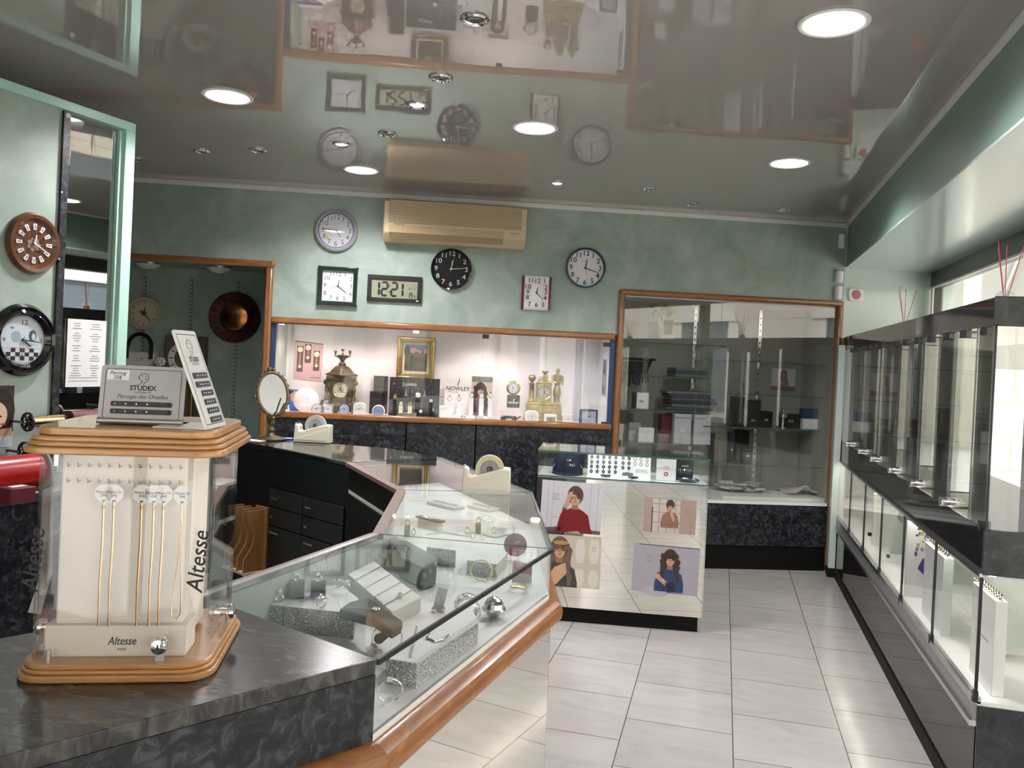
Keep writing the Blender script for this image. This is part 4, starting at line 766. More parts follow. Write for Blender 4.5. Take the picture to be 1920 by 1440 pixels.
m = MB(); m.box(-.075, .075, 0, .006, .02, .30, pm(200, 180, 168)); m.flat(rect(-.075, .075, .26, .30), -.0006, pm(120, 118, 115)); m.ell(.05, .14, .03, .05, -.0006, pm(225, 205, 190)); portrait(m, -.01, .20, .125, -.001, HAIR2, pm(120, 100, 105), hair_len=1.3); m.build('card', t)
for k, (px, py) in enumerate(((843, 747), (861, 747), (884, 741), (903, 742), (920, 741), (922, 747))):
    if k == 5: continue
    watch(px, py, .20, ['rose gold watch before the white lettered card, leftmost', 'silver watch before the white lettered card, second from left', 'chronograph watch between the card and the portrait', 'silver watch in front of the portrait card', 'pale gold watch right of the portrait'][k], dial_w, (rosegold, black, silver, silver, gold)[k], white, .016, (rosegold, steel, silver, silver, gold)[k], NZ=.9850)
for px, lb in ((872, 'small silver cube clock on the rail below the white lettered card'), (902, 'wider silver cube clock right on the rail below the portrait')):
    t = thing('desk_clock', lb, 'clock', ns(px, .03), RB, 'small silver travel clocks'); m = MB(); w_ = .016 if px < 880 else .030; m.box(-w_, w_, -.012, .012, 0, .036, silver); m.build('case', t, bevel=.003); m = MB(); m.ell(0, .018, .012, .012, -.0126, dial_w); m.build('dial', t)
t = thing('stand_clock', 'round gilt clock raised on pink box in the showcase', 'clock', BW(bs(962, 727, -.22)[0], bs(962, 727, -.22)[1], -.22), RB)
m = MB(); m.lathe([(1e-6, 0), (.044, 0), (.052, -.012), (.050, -.026), (.040, -.030), (.037, -.024)], gold, 32, axis='y'); m.box(-.02, .02, -.024, 0, -.060, -.048, gold); m.build('case', t); m = MB(); m.lathe([(1e-6, -.022), (.040, -.022)], dial_w, 28, axis='y'); numerals(m, .031, .011, blue_l, -.0226); m.build('dial', t); hands(t, 10, 33, .026, ink, -.026, .004)
t = thing('watch_box', 'square black lettered watch box standing below the gilt clock', 'box', BW(bs(962, 751, -.20)[0], NZ, -.185), RB)
m = MB(); zz = bs(962, 764, -.185)[1]-NZ; m.box(-.044, .044, -.02, .02, zz, zz+.088, M('navy_black_box', (.012, .014, .03), .4)); m.text('NOWLEY', .018, 0, zz+.034, -.0206, silver); m.flat([(-.002, zz+.045), (.002, zz+.045), (.008, zz+.062), (.004, zz+.062)], -.0206, silver); m.build('box', t, bevel=.003); m = MB(); m.box(-.03, .03, -.015, .015, 0, zz, white); m.build('stand', t)
for px, lb in ((948, 'pale pink card left of two below the gilt clock'), (972, 'pale pink card right of two below the gilt clock')):
    t = thing('price_card', lb, 'card', ns(px, .14), RB, 'pale pink cards'); m = MB(); m.box(-.044, .044, 0, .004, 0, .075, pm(225, 205, 205)); m.flat(rect(-.02, .02, .03, .034), -.0005, inkg); m.build('card', t)
t = thing('glasses_case', 'glossy black spectacle case on the showcase rail', 'case', ns(957, .045), RB)
m = MB(); m.box(-.055, .055, -.02, .02, 0, .046, blackg); m.build('case', t, bevel=.012); m = MB(); m.box(-.02, .02, -.0215, -.019, .02, .026, silver); m.build('clasp', t); m = MB(); m.tube([(.05, 0, .02), (.085, -.005, .045)], .004, black); m.build('cord', t)
t = thing('gilt_statue_clock', 'gilt empire mantel clock with standing robed figure', 'clock', ns(1022, .29), RB)
m = MB(); m.box(-.135, .135, -.05, .07, 0, .045, brass); m.box(-.125, .125, -.045, .06, .045, .115, brass); m.box(-.118, .118, -.04, .055, .115, .135, brass); m.box(-.14, .14, -.055, .075, 0, .012, brass); m.build('base', t, bevel=.004)
m = MB(); m.box(-.058, .05, -.035, .045, .135, .27, brass); m.prismy([(-.062, .27), (.054, .27), (.04, .285), (-.04, .285)], -.04, .05, brass); m.prismy([(-.05, .285), (-.02, .285), (-.012, .32), (-.03, .325), (-.045, .30)], -.02, .03, brass); m.box(-.01, .02, -.015, .02, .285, .335, brass); m.lathe([(.008, .335), (.024, .35), (.026, .362), (.010, .358)], brass, 14); m.build('case', t, bevel=.003)
m = MB(); m.lathe([(1e-6, -.038), (.046, -.038)], M('steel_dial', (.35, .34, .30), .3, .6), 28, (-.004, 0, .205), 'y'); m.M = Matrix.Translation((-.004, 0, .205)); numerals(m, .036, .010, ink, -.0386, ['I', 'II', 'III', 'IIII', 'V', 'VI', 'VII', 'VIII', 'IX', 'X', 'XI', 'XII']); m.M = Matrix(); m.lathe([(.045, -.035), (.053, -.040), (.050, -.045), (.044, -.039)], brass, 32, (-.004, 0, .205), 'y'); m.build('dial', t); hands(t, 12, 21, .03, ink, -.042, .005, c=(-.004, .205))
m = MB(); m.lathe([(.024, .135), (.026, .142), (.020, .152), (.018, .255), (.024, .265), (.010, .275)], brass, 16, (-.092, 0, 0)); m.build('column', t); m = MB(); m.sphere((-.092, 0, .305), .024, brass, 16); m.ring((-.092, 0, .305), .027, .002, brass, 24, ax='y'); m.tube([(-.092, 0, .27), (-.092, 0, .285)], .008, brass); m.build('globe', t)
m = MB()                                                            # robed figure, one surface
m.lathe([(.017, .255), (.024, .27), (.029, .29), (.033, .32), (.030, .335), (.014, .342), (.008, .348), (.009, .352), (.013, .358), (.015, .368), (.012, .379), (1e-6, .384)], brass, 14, (.093, 0, 0), sy=.8)
m.lathe([(.026, .185), (.030, .20), (.024, .24), (.018, .258)], brass, 14, (.093, 0, 0), sy=.8); 
for x in (-.011, .012): m.tube([(.093+x, 0, .19), (.093+x*1.1, -.006, .16), (.093+x*1.15, 0, .138)], [.012, .010, .008], brass, 8); m.box(.093+x*1.15-.007, .093+x*1.15+.007, -.022, .006, .135, .142, brass)
m.tube([(.062, 0, .328), (.055, -.008, .295), (.072, -.030, .275), (.085, -.034, .283)], [.010, .009, .008, .006], brass, 8); m.tube([(.124, 0, .328), (.132, -.004, .295), (.126, -.016, .262)], [.010, .009, .007], brass, 8); m.build('figure', t)
t = thing('mini_poster', 'narrow dark poster on the right side wall of the showcase', 'poster', BW(-1.19+.02, 1.30, -.22), RB-R(90))
m = MB(); m.flat([(-.06, -.13), (.06, -.13), (.06, .13), (-.06, .13)], 0, pm(170, 168, 185)); m.flat(rect(-.05, .03, -.12, .12), -.0005, pm(95, 95, 115)); m.ell(.0, -.02, .03, .05, -.0008, pm(200, 170, 165)); m.ell(.0, .03, .035, .04, -.0007, HAIR); m.build('sheet', t)
m = MB(); m.box(-.012, .012, -.014, 0, -.02, .02, whitem); m.box(-.007, .007, -.0145, -.012, -.012, .012, M('socket_grey', (.25, .25, .24), .5)); tag(m.build('wall_socket', None, at_back(527, 663), RB), 'small switch plate on the showcase back at far left', 'switch')

# ------------------------------------------------------------------ things in the glass wall unit
def us(px, py, z, off): return BW(bs(px, py, -off)[0], z, -off)
def ub(px, py): s_, z_ = bs(px, py, -.495); return BW(s_, z_, -.495)
t = thing('handbag_poster', 'colour poster of person with a dark handbag, top left of wall unit', 'poster', ub(1241, 605), RB)
m = MB(); m.flat(rect(-.10, .10, -.125, .125), 0, pm(180, 170, 130)); m.flat(rect(-.10, -.03, -.09, .0), -.0003, pm(90, 110, 130))
for k in range(26): m.ell(random.uniform(-.09, .09), random.uniform(.03, .12), .014, .012, -.0004-.00001*k, random.choice((pm(200, 180, 110), pm(120, 120, 80), pm(60, 62, 50))), 8)
portrait(m, .02, .09, .085, -.001, HAIR2, pm(225, 220, 215)); m.flat([(.02, -.09), (.08, -.08), (.09, .03), (.01, .02)], -.005, pm(40, 52, 55)); m.flat([(-.1, -.12), (-.02, -.12), (-.02, -.02), (-.1, -.02)], -.005, pm(58, 68, 92)); m.flat(rect(-.0, .10, -.125, -.09), -.005, pm(215, 200, 195)); m.build('sheet', t)
t = thing('fringed_scarf', 'black fringed scarf hanging from a small shelf in the wall unit', 'scarf', us(1197, 676, ZL['scarf'], .15), RB)
m = MB(); m.box(-.12, .13, .0, .22, .001, .02, blackm); m.prismy([(-.12, .0), (.10, .0), (.06, -.10), (.03, -.08), (.0, -.12), (-.04, -.09), (-.09, -.11), (-.12, -.08)], -.012, .0, blackm); m.build('cloth', t, bevel=.006)
m = MB()
for k in range(15): x = -.115+.013*k; m.tube([(x, -.008, -.06), (x+random.uniform(-.004, .004), -.012, -.11), (x+random.uniform(-.012, .012), -.010, -.14-random.uniform(0, .05))], .0045, blackm, 6)
m.build('fringe', t)
def folded(px, py, z, n, w, cols, lb, grp):
    for k in range(n):
        c = cols[k % len(cols)]; ww = w*random.uniform(.82, 1); dx = random.uniform(-.02, .02)
        m = MB(); m.prismy(rrect(dx-ww/2, dx+ww/2, 0, .022, .010, 3), -.09, .12, c); o = m.build('folded_scarf', None, us(px, py, z+.001+k*.023, .28), RB, bevel=.004)
        tag(o, lb % (['bottom', 'second', 'third', 'fourth', 'fifth', 'sixth', 'top'][k if k < n-1 else 6]), 'scarf', grp)
fsc = [M('slate_scarf', (.055, .058, .066), .85), M('grey_scarf', (.12, .12, .13), .85), M('dark_scarf', (.03, .03, .034), .85), M('blue_grey_scarf', (.075, .085, .105), .85)]
folded(1286, 705, ZL['C'], 3, .26, [fsc[1], fsc[0]], 'folded grey scarf, %s of the upper pile in the wall unit', 'upper pile of scarves'); folded(1290, 765, ZL['D'], 6, .36, fsc, 'folded dark scarf, %s of the large pile in the wall unit', 'large pile of scarves')
def vbox(px, py, z, off, w, h, d, mat, lb, cat='box', name='gift_box', text=None, tm=None, band=None, emblem=None):
    t = thing(name, lb, cat, us(px, py, z+.0005, off), RB); m = MB(); m.box(-w/2, w/2, 0, d, 0, h, mat)
    if emblem: 
        for q in (-.3, 0, .3): m.ell(q*w*.25, h*.5, w*.07, w*.05, -.0006, emblem, 8)
        m.flat(rect(-w*.16, w*.16, h*.40, h*.46), -.0006, emblem)
    if text: m.text(text, w*.16, 0, h*.34, -.0006, tm)
    m.build('box', t, bevel=.003)
    if band: m = MB(); m.box(-w/2-.001, -w/2+w*.16, -.001, d, -.0, h+.001, band); m.build('side_band', t)
    return t
vbox(1203, 750, ZL['D'], .20, .105, .115, .07, whitem, 'white box with dark side and crest on a left shelf', band=black, emblem=steel)
vbox(1212, 812, ZL['E'], .20, .115, .105, .06, whitem, 'plain white box on the lowest left shelf'); vbox(1190, 808, ZL['E'], .30, .09, .13, .04, M('pale_grey_card', (.42, .43, .43), .5), 'pale grey box at the left edge of lowest left shelf')
vbox(1250, 795, ZL['E'], .26, .075, .20, .10, burg, 'dark red striped bag on the lowest left shelf', 'bag', 'paper_bag'); vbox(1280, 802, ZL['E'], .18, .125, .215, .06, M('white_grey_card', (.56, .55, .57), .5), 'tall grey white carton, left of a pair', emblem=M('crest_white', (.75, .75, .75), .4)); vbox(1317, 804, ZL['E'], .18, .125, .215, .06, MAT['white_grey_card'], 'tall grey white carton, right of a pair')
vbox(1388, 780, ZR['C'], .25, .075, .21, .12, black, 'tall black watch box at the left of the dark boxes'); vbox(1412, 790, ZR['C'], .22, .105, .095, .10, black, 'black crested watch box under another black box', emblem=steel)
vbox(1412, 762, ZR['C']+.097, .23, .12, .095, .10, black, 'black watch box stacked on the crested one'); vbox(1437, 788, ZR['C'], .21, .095, .115, .1, blackm, 'black watch box in the middle of the row', emblem=inkg); vbox(1483, 788, ZR['C'], .22, .145, .105, .1, black, 'wide black watch box with crest right of the middle', emblem=M('crest_gold', (.30, .26, .16), .4))
t = vbox(1526, 788, ZR['C'], .20, .15, .145, .08, whitem, 'navy and white carton at right end of the shelf'); m = MB(); m.box(-.076, .076, -.001, .081, .075, .146, navyp); m.build('navy_top', t)
vbox(1349, 845, ZR['D'], .27, .07, .20, .10, M('taupe_box', (.20, .18, .15), .5), 'taupe carton on the lower right shelf, left end')
vbox(1372, 845, ZR['D'], .21, .035, .22, .05, black, 'narrow dark box with white crest beside the taupe carton', text='+', tm=red, emblem=paper); vbox(1392, 838, ZR['D'], .31, .10, .23, .06, blackm, 'tall black box behind the narrow crested one'); vbox(1402, 855, ZR['D'], .20, .075, .12, .05, black, 'small black box with white crest and red mark', text='+', tm=red, emblem=paper)
t = thing('model_poster', 'small pale poster of seated person on right back of wall unit', 'poster', ub(1469, 712), RB)
m = MB(); m.flat(rect(-.095, .095, -.085, .085), 0, pm(200, 195, 205)); m.flat(rect(-.095, .095, -.085, -.05), -.0003, pm(150, 95, 92)); portrait(m, .0, .045, .07, -.0006, pm(150, 100, 80), pm(125, 130, 150), hair_len=1.2, arms='crossed'); m.build('sheet', t)
t = thing('letter_sign', 'tiny framed letter F sign on the wall unit shelf', 'sign', ub(1396, 725), RB); m = MB(); m.box(-.014, .014, -.004, 0, -.03, .03, ink); m.flat(rect(-.011, .011, -.027, .027), -.0045, greyboard2); m.text('F', .03, 0, 0, -.005, ink); m.build('sign', t)
t = thing('watch_figure', 'small dark figure shaped watch stand before the black boxes', 'stand', us(1468, 785, ZR['C'], .14), RB); m = MB(); m.lathe([(.03, 0), (.03, .008), (.012, .015), (.010, .07), (.028, .085), (.030, .11), (.014, .125), (.016, .14), (1e-6, .152)], steel, 16); m.build('stand', t)
m = MB()
for k in range(14): m.prismy(rrect(-.035, .035, 0, .012, .005, 2), -.05, .05, M('pale_cloth_%d' % (k % 3), ((.52, .50, .45), (.36, .35, .32), (.62, .61, .58))[k % 3], .8)); m.M = Matrix.Translation((random.uniform(-.22, .10), random.uniform(-.05, .06), random.uniform(0, .05))) @ Matrix.Rotation(random.uniform(0, 3), 4, 'Z') @ Matrix.Rotation(random.uniform(-.3, .3), 4, 'X')
tag(m.build('strap_pile', None, us(1400, 915, .515, .25), RB), 'heap of pale watch straps on white tray at foot of wall unit', 'straps')['kind'] = 'stuff'
for px, lb, w_ in ((1497, 'pale draped cloth at right on the white tray', .26),):
    m = MB(); n = 14; V = []; Fs = []
    for i in range(n):
        for j in range(n): a, b = i/(n-1)-.5, j/(n-1)-.5; V.append((a*w_, b*.24, .012+.06*max(0, 1-abs(a*2.2))*(.5-b)+.012*math.sin(a*14+b*9)))
    for i in range(n-1):
        for j in range(n-1): Fs.append((i*n+j, (i+1)*n+j, (i+1)*n+j+1, i*n+j+1))
    m.add(V, Fs, MAT['pale_cloth_0']); o = m.build('draped_cloth', None, us(px, 925, .506, .26), RB); tag(o, lb, 'cloth'); sm_ = o.modifiers.new('s', 'SOLIDIFY'); sm_.thickness = .006
m = MB(); m.box(-.41, .39, -.18, .17, 0, .022, whitem); tag(m.build('white_tray', None, us(1440, 935, .4825, .22), RB), 'long white display tray at the foot of the wall unit', 'tray')
# ------------------------------------------------------------------ mirrored pedestal case in the middle
CO = Vector((-.948, 4.294, 0)); CA = R(8.16); CE = Vector((math.cos(CA), math.sin(CA), 0)); CN = Vector((math.sin(CA), -math.cos(CA), 0))
def cl(px, py, off=0):
    p = onp(px, py, CO + CN*off, CN) - CO; return p.dot(CE), p.z
CWID, CD = .903, .40
t = thing('pedestal_case', 'mirror fronted pedestal display case with glass top in mid floor', 'display case', CO, CA)
m = MB(); m.box(.0, CWID-.02, .02, CD, 0, .082, blackm); m.build('plinth', t)
m = MB(); m.box(.012, CWID-.006, .012, CD, .08, .772, blackm); m.build('body', t)
m = MB(); m.box(.002, CWID-.002, .0, .010, .082, .774, mirrorw); m.build('mirror_front', t); m = MB(); m.box(CWID-.006, CWID, .0, CD, .082, .774, mirror); m.build('mirror_side', t); m = MB(); m.box(.0, .006, .0, CD, .082, .774, mirror); m.build('mirror_side', t)
m = MB(); m.box(0, CWID, 0, CD, .774, .782, M('glass_shelf_bright', (.62, .66, .64), .05)); m.build('display_floor', t)
for nm, b in (('front_glass', (0, CWID, 0, .006, .784, .908)), ('back_glass', (0, CWID, CD-.006, CD, .784, .908)), ('end_glass', (0, .006, .007, CD-.007, .784, .908)), ('end_glass', (CWID-.006, CWID, .007, CD-.007, .784, .908))): m = MB(); m.box(*b, glass); m.build(nm, t)
m = MB(); m.box(-.003, CWID+.003, -.003, CD+.003, .910, .918, glassg); m.build('top_glass', t); m = MB(); m.box(-.004, CWID+.004, -.0045, -.003, .909, .919, edgeg); m.box(-.0045, -.003, -.004, CD, .909, .919, edgeg); m.box(-.001, CWID+.001, -.002, 0, .778, .784, edgeg); m.build('glass_edge_front', t)
m = MB(); m.box(-.012, .0, -.004, .012, .02, .79, blackg); m.build('corner_post', t)
def cposter(px, py, w, h, lb, art, rot=0):
    x, z = cl(px, py, .002); t = thing('model_poster', lb, 'poster', CO + CE*x + CN*.002 + Vector((0, 0, z)), CA, 'photo posters on the mirror front'); m = MB()
    if rot: m.M = Matrix.Rotation(rot, 4, 'Y')
    art(m, w/2, h/2); m.build('sheet', t); return t
def logo(m, x, z, s, c=inkg):
    m.text('Uno', s, x, z+s*.35, -.0008, c); m.text('BIJOUX', s*.42, x, z-s*.35, -.0008, c); m.flat(rect(x-s, x+s, z-s*.95, z-s*.82), -.0008, c)
def art1(m, w, h):
    m.flat(rect(-w, w, -h, h), 0, pm(208, 206, 212))
    for a in (-.78, -.62, .62, .86): m.flat(rect(a*w-.0015, a*w+.0015, -h, h), -.0003, pm(180, 178, 186))
    for a, b in ((-.58, -.05),): m.flat(rect(a*w, b*w, -.45*h, -.42*h), -.0003, pm(182, 180, 188))
    m.flat([(-w, -h), (w, -h), (w, -.86*h), (-.4*w, -.80*h), (-w, -.9*h)], -.0004, pm(112, 84, 92)); portrait(m, .12*w, .36*h, .142, -.001, pm(88, 70, 60), pm(125, 22, 30), hair_len=.2, hand_up=True, arms='table', bb=(-w, w, -h, h)); logo(m, -.52*w, .42*h, .020)
def art2(m, w, h):
    m.flat(rect(-w, w, -h, h), 0, pm(176, 152, 142)); m.flat(rect(-.68*w, .38*w, -h, .98*h), -.0003, pm(205, 195, 185))
    for a in (-.42, -.12, .2): m.flat(rect(a*w-.002, a*w+.002, -h, .98*h), -.0004, pm(160, 142, 132))
    for b in (-.4, .2, .7): m.flat(rect(-.68*w, .38*w, b*h-.002, b*h+.002), -.0004, pm(160, 142, 132))
    m.flat(rect(-.70*w, -.66*w, -h, .5*h), -.0005, pm(70, 60, 58)); portrait(m, .0*w, .58*h, .075, -.001, pm(72, 56, 48), pm(150, 112, 90), hair_len=.2, arms='chin', bb=(-w, w, -h, h)); logo(m, .66*w, .42*h, .014)
def art3(m, w, h):
    m.flat(rect(-w, w, -h, h), 0, pm(208, 200, 178))
    for x in (.22, .74):
        for z, hh in ((.42, .46), (-.62, .34)): m.flat([(x*w-.12*w, (z-hh)*h), (x*w+.12*w, (z-hh)*h), (x*w+.2*w, z*h), (x*w+.13*w, (z+hh)*h), (x*w-.13*w, (z+hh)*h), (x*w-.2*w, z*h)], -.0003, pm(224, 220, 210))
    portrait(m, -.55*w, .40*h, .160, -.001, HAIR3, pm(70, 72, 68), skin=pm(208, 165, 130), hair_len=1.2, bb=(-w, w, -h, h)); m.flat([(-w, -.75*h), (-.72*w, -.25*h), (-.32*w, -.05*h), (-.25*w, -.45*h), (-.62*w, -.9*h), (-w, -h)], -.0048, pm(214, 172, 138)); m.ell(-.52*w, .38*h+.045, .04, .012, -.0050, pm(190, 150, 95)); logo(m, .72*w, .55*h, .014)
def art4(m, w, h):
    m.flat(rect(-w, w, -h, h), 0, pm(172, 168, 178)); m.ell(-.25*w, -.95*h, .42*w, .22*h, -.0003, pm(184, 180, 190)); m.flat([(-.84*w, .98*h), (.98*w, .96*h), (.98*w, .985*h), (-.84*w, 1.0*h)], -.0003, ink)
    portrait(m, .12*w, .42*h, .122, -.001, HAIR, pm(42, 68, 108), hair_len=.95, smile=True, arms='crossed', bb=(-w, w, -.92*h, h)); m.flat([(.0, -.55*h), (.28*w, -.5*h), (.32*w, -.9*h), (.1*w, -.95*h)], -.0055, pm(32, 38, 58)); logo(m, -.52*w, .45*h, .020)
cposter(1071, 951, .325, .272, 'poster of person in red ruffled top, upper left on mirror case', art1, R(1))
cposter(1256, 968, .272, .178, 'poster of person in brown dress by a window, upper right on mirror', art2, R(.5))
cposter(1076, 1053, .285, .278, 'poster of person in dark sleeveless top, lower left on mirror case', art3)
cposter(1248, 1068, .345, .252, 'poster of smiling person in denim jacket, lower right on mirror case', art4, R(1))
# contents of the pedestal case
def cs(px, py, off, z=.7835): x, _ = cl(px, py, -off); return CO + CE*x - CN*off + Vector((0, 0, z))
t = thing('baseball_cap', 'navy baseball cap with silver lettering at left in pedestal case', 'cap', cs(1064, 890, .16), CA)
m = MB(); m.lathe([(1e-6, .115), (.03, .112), (.058, .098), (.076, .07), (.083, .035), (.085, .004)], navy, 24, (0, 0, 0), sy=1.05); m.build('crown', t); m = MB(); V = []; Fs = []
for i in range(13):
    a = R(-165+150*i/12); V += [(.082*math.cos(a), .086*math.sin(a), .012), (.092*math.cos(a), .086*math.sin(a)-.05*max(0, math.sin(-a)), .003-.004*abs(math.cos(a)))]
for i in range(12): Fs.append((2*i, 2*i+1, 2*i+3, 2*i+2))
m.add(V, Fs, navy); b = m.build('brim', t); b.modifiers.new('s', 'SOLIDIFY').thickness = .004
m = MB(); 
for ch, x in zip('FESTINA', (-.039, -.026, -.013, 0, .011, .023, .038)): m.M = Matrix.Rotation(math.asin(x/.09), 4, 'Z'); m.text(ch, .021, 0, .052, -.0868, silver)
for x in (-.014, 0, .014): m.M = Matrix.Rotation(x/.09, 4, 'Z'); m.ell(0, .078, .006, .005, -.0805, silver, 8)
m.build('emblem', t)
m = MB(); m.tube([(.087*math.sqrt(1-(z/.122)**2)*math.sin(a), -.092*math.sqrt(1-(z/.122)**2)*math.cos(a), z) for a, z in [(R(k), .018+.072*max(0, math.cos(R(k*1.25)))**.5) for k in range(-70, 71, 7)]], .0014, silver, 5); m.build('piping', t)
t = thing('watch_catalogue', 'open white catalogue of wristwatches standing in pedestal case', 'catalogue', cs(1160, 900, .10), CA)
for k, sgn in enumerate((-1, 1)):
    m = MB(); m.M = Matrix.Rotation(R(-20), 4, 'X') @ Matrix.Rotation(R(6*sgn), 4, 'Z'); x0 = 0 if sgn > 0 else -.172; m.box(x0, x0+.172, 0, .004, 0, .125, paper)
    if sgn < 0: G = [(c, r_) for r_ in range(4) for c in range(5)]
    else: G = [(c, r_) for r_ in range(3) for c in range(5) if not (r_ == 2 and c > 1)]
    for c, r_ in G:
        x, z = x0+.02+.033*c, .108-.027*r_; q = pm(38, 42, 52) if (sgn < 0 or c < 2) else random.choice((pm(110, 120, 130), pm(170, 120, 90), pm(130, 110, 140)))
        m.ell(x, z, .0095, .010, -.0006, q, 12); m.flat(rect(x-.003, x+.003, z-.0118, z+.0118), -.0004, q); m.ell(x, z, .006, .0065, -.0009, pm(90, 98, 110) if q == pm(38, 42, 52) else paper, 10)
    if sgn > 0:
        for z in (.05, .044, .038): m.flat(rect(.09, .155, z-.001, z+.001), -.0004, inkg)
        m.flat([(.015, .010), (.075, .010), (.08, .026), (.045, .032), (.02, .026)], -.0004, pm(90, 92, 98))
    m.build('page', t)
t = thing('booklet', 'white booklet with red cross badge beside the catalogue', 'booklet', cs(1248, 905, .08), CA)
m = MB(); m.box(-.052, .052, 0, .012, 0, .118, paper); m.ell(0, .035, .012, .012, -.0006, pm(185, 40, 45)); m.flat(rect(-.007, .007, .033, .037), -.001, white); m.flat(rect(-.002, .002, .028, .042), -.001, white); m.flat(rect(-.022, .022, .062, .064), -.0006, inkg); m.flat([(-.018, .070), (.018, .070), (.012, .078), (-.012, .078)], -.0006, M('silver_print', (.55, .55, .56), .3)); m.build('cover', t)
t = thing('watch_box', 'black lettered watch box standing at right in pedestal case', 'box', cs(1283, 905, .13), CA); m = MB(); m.box(-.045, .045, 0, .05, 0, .120, black); m.text('FESTINA', .020, 0, .055, -.0006, silver)
for x in (-.013, 0, .013): m.ell(x, .078, .006, .005, -.0006, silver, 8)
m.flat(rect(-.03, .03, .04, .042), -.0006, inkg); m.build('box', t, bevel=.003)
t = thing('wristwatch', 'dark steel wristwatch lying at right in pedestal case', 'watch', cs(1291, 912, .05, .80), CA); m = MB(); m.lathe([(1e-6, .006), (.018, .006), (.021, .0), (.019, -.006)], navyp, 20); m.build('case', t); m = MB(); m.tube([(.0, 0, -.002), (.03, .0, .004), (.05, .02, -.006), (.03, .035, -.012), (-.02, .035, -.012), (-.045, .015, -.006), (-.03, .0, .003), (0, 0, -.002)], .0075, M('dark_steel', (.12, .13, .16), .25, .9)); m.build('bracelet', t)
for px, lb in ((1135, 'dark bracelet watch lying left before the catalogue'), (1187, 'dark bracelet watch lying right before the catalogue')):
    t = thing('wristwatch', lb, 'watch', cs(px, 905, .035, .79), CA, 'watches before the catalogue'); m = MB(); m.ring((0, .012, .004), .022, .006, M('dark_steel', (.12, .13, .16), .25, .9), 20, 6, ry=.014); m.build('bracelet', t); m = MB(); m.lathe([(1e-6, .012), (.011, .012), (.013, .005), (.012, .0)], black, 16, (0, -.005, 0)); m.build('case', t)

# ------------------------------------------------------------------ angled jewellery counter
V2 = lambda x, y: Vector((x, y, 0))
pB, pA, pC, pC3, pK, pK2 = V2(-.497, 1.164), V2(-.400, 2.009), V2(-.647, 2.837), V2(-1.257, 3.582), V2(-1.605, 3.762), V2(-2.55, 3.758)
pG, pE, pD, pI1, pI2, pI0 = V2(-.925, 1.335), V2(-.849, 1.974), V2(-1.06, 2.645), V2(-1.526, 3.194), V2(-2.057, 3.469), V2(-2.50, 3.64)
pL0, pL1, pL2, pL3 = V2(-1.0, .357), V2(-1.32, .62), V2(-1.05, 1.06), V2(-1.03, 1.10)
def xy(*P): return [(p.x, p.y) for p in P]
def wallseg(m, p, q, z0, z1, th, mat, inset=0.0):                      # upright slab from p to q, thickness to the left of p->q
    d = (q-p).normalized(); n = Vector((-d.y, d.x, 0)); p = p+n*inset; q = q+n*inset; m.prism(xy(p, q, q+n*th, p+n*th), z0, z1, mat)
def rail(t, *P):
    for p, q in zip(P, P[1:]):
        d = (q-p).normalized(); n = Vector((d.y, -d.x, 0)); m = MB(); z = .772
        prof = [(.0, -.030), (.022, -.028), (.034, -.014), (.036, .004), (.030, .020), (.014, .029), (.0, .030)]
        a0 = p-d*.0; V = []; Fs = []
        for e_, w_ in ((p, -1), (q, 1)):
            for o_, h_ in prof: v = e_ + n*o_ + d*(w_*o_*.25); V.append((v.x, v.y, z+h_))
        k = len(prof); Fs = [tuple(range(k))[::-1], tuple(range(k, 2*k))] + [(i, i+1, k+i+1, k+i) for i in range(k-1)]
        m.add(V, Fs, railwood); m.build('wood_rail', t)
railwood = noise_mat('cherry_rail', [(.3, (.20, .075, .020)), (.55, (.31, .125, .036)), (.75, (.44, .21, .075))], scale=5, rough=.28, dist=2.0, vec=(2, 2, 14), coat=.15)
# near dark block
t = thing('counter_block', 'dark grey marble counter end carrying the necklace case', 'counter', (0, 0, 0))
m = MB(); P = xy(pB, pG, pL3, pL2, pL1, pL0); m.prism(P, .905, ZC, marble_t); m.build('worktop', t, bevel=.002)
m = MB(); m.prism(P, .80, .905, marble_f); m.build('front_panel', t)
m = MB(); c = sum((Vector((a, b, 0)) for a, b in P), Vector())/len(P); m.prism([((a-c.x)*.96+c.x, (b-c.y)*.96+c.y) for a, b in P], 0, .80, marble_f); m.build('base', t)
rail(t, pL0, pB)
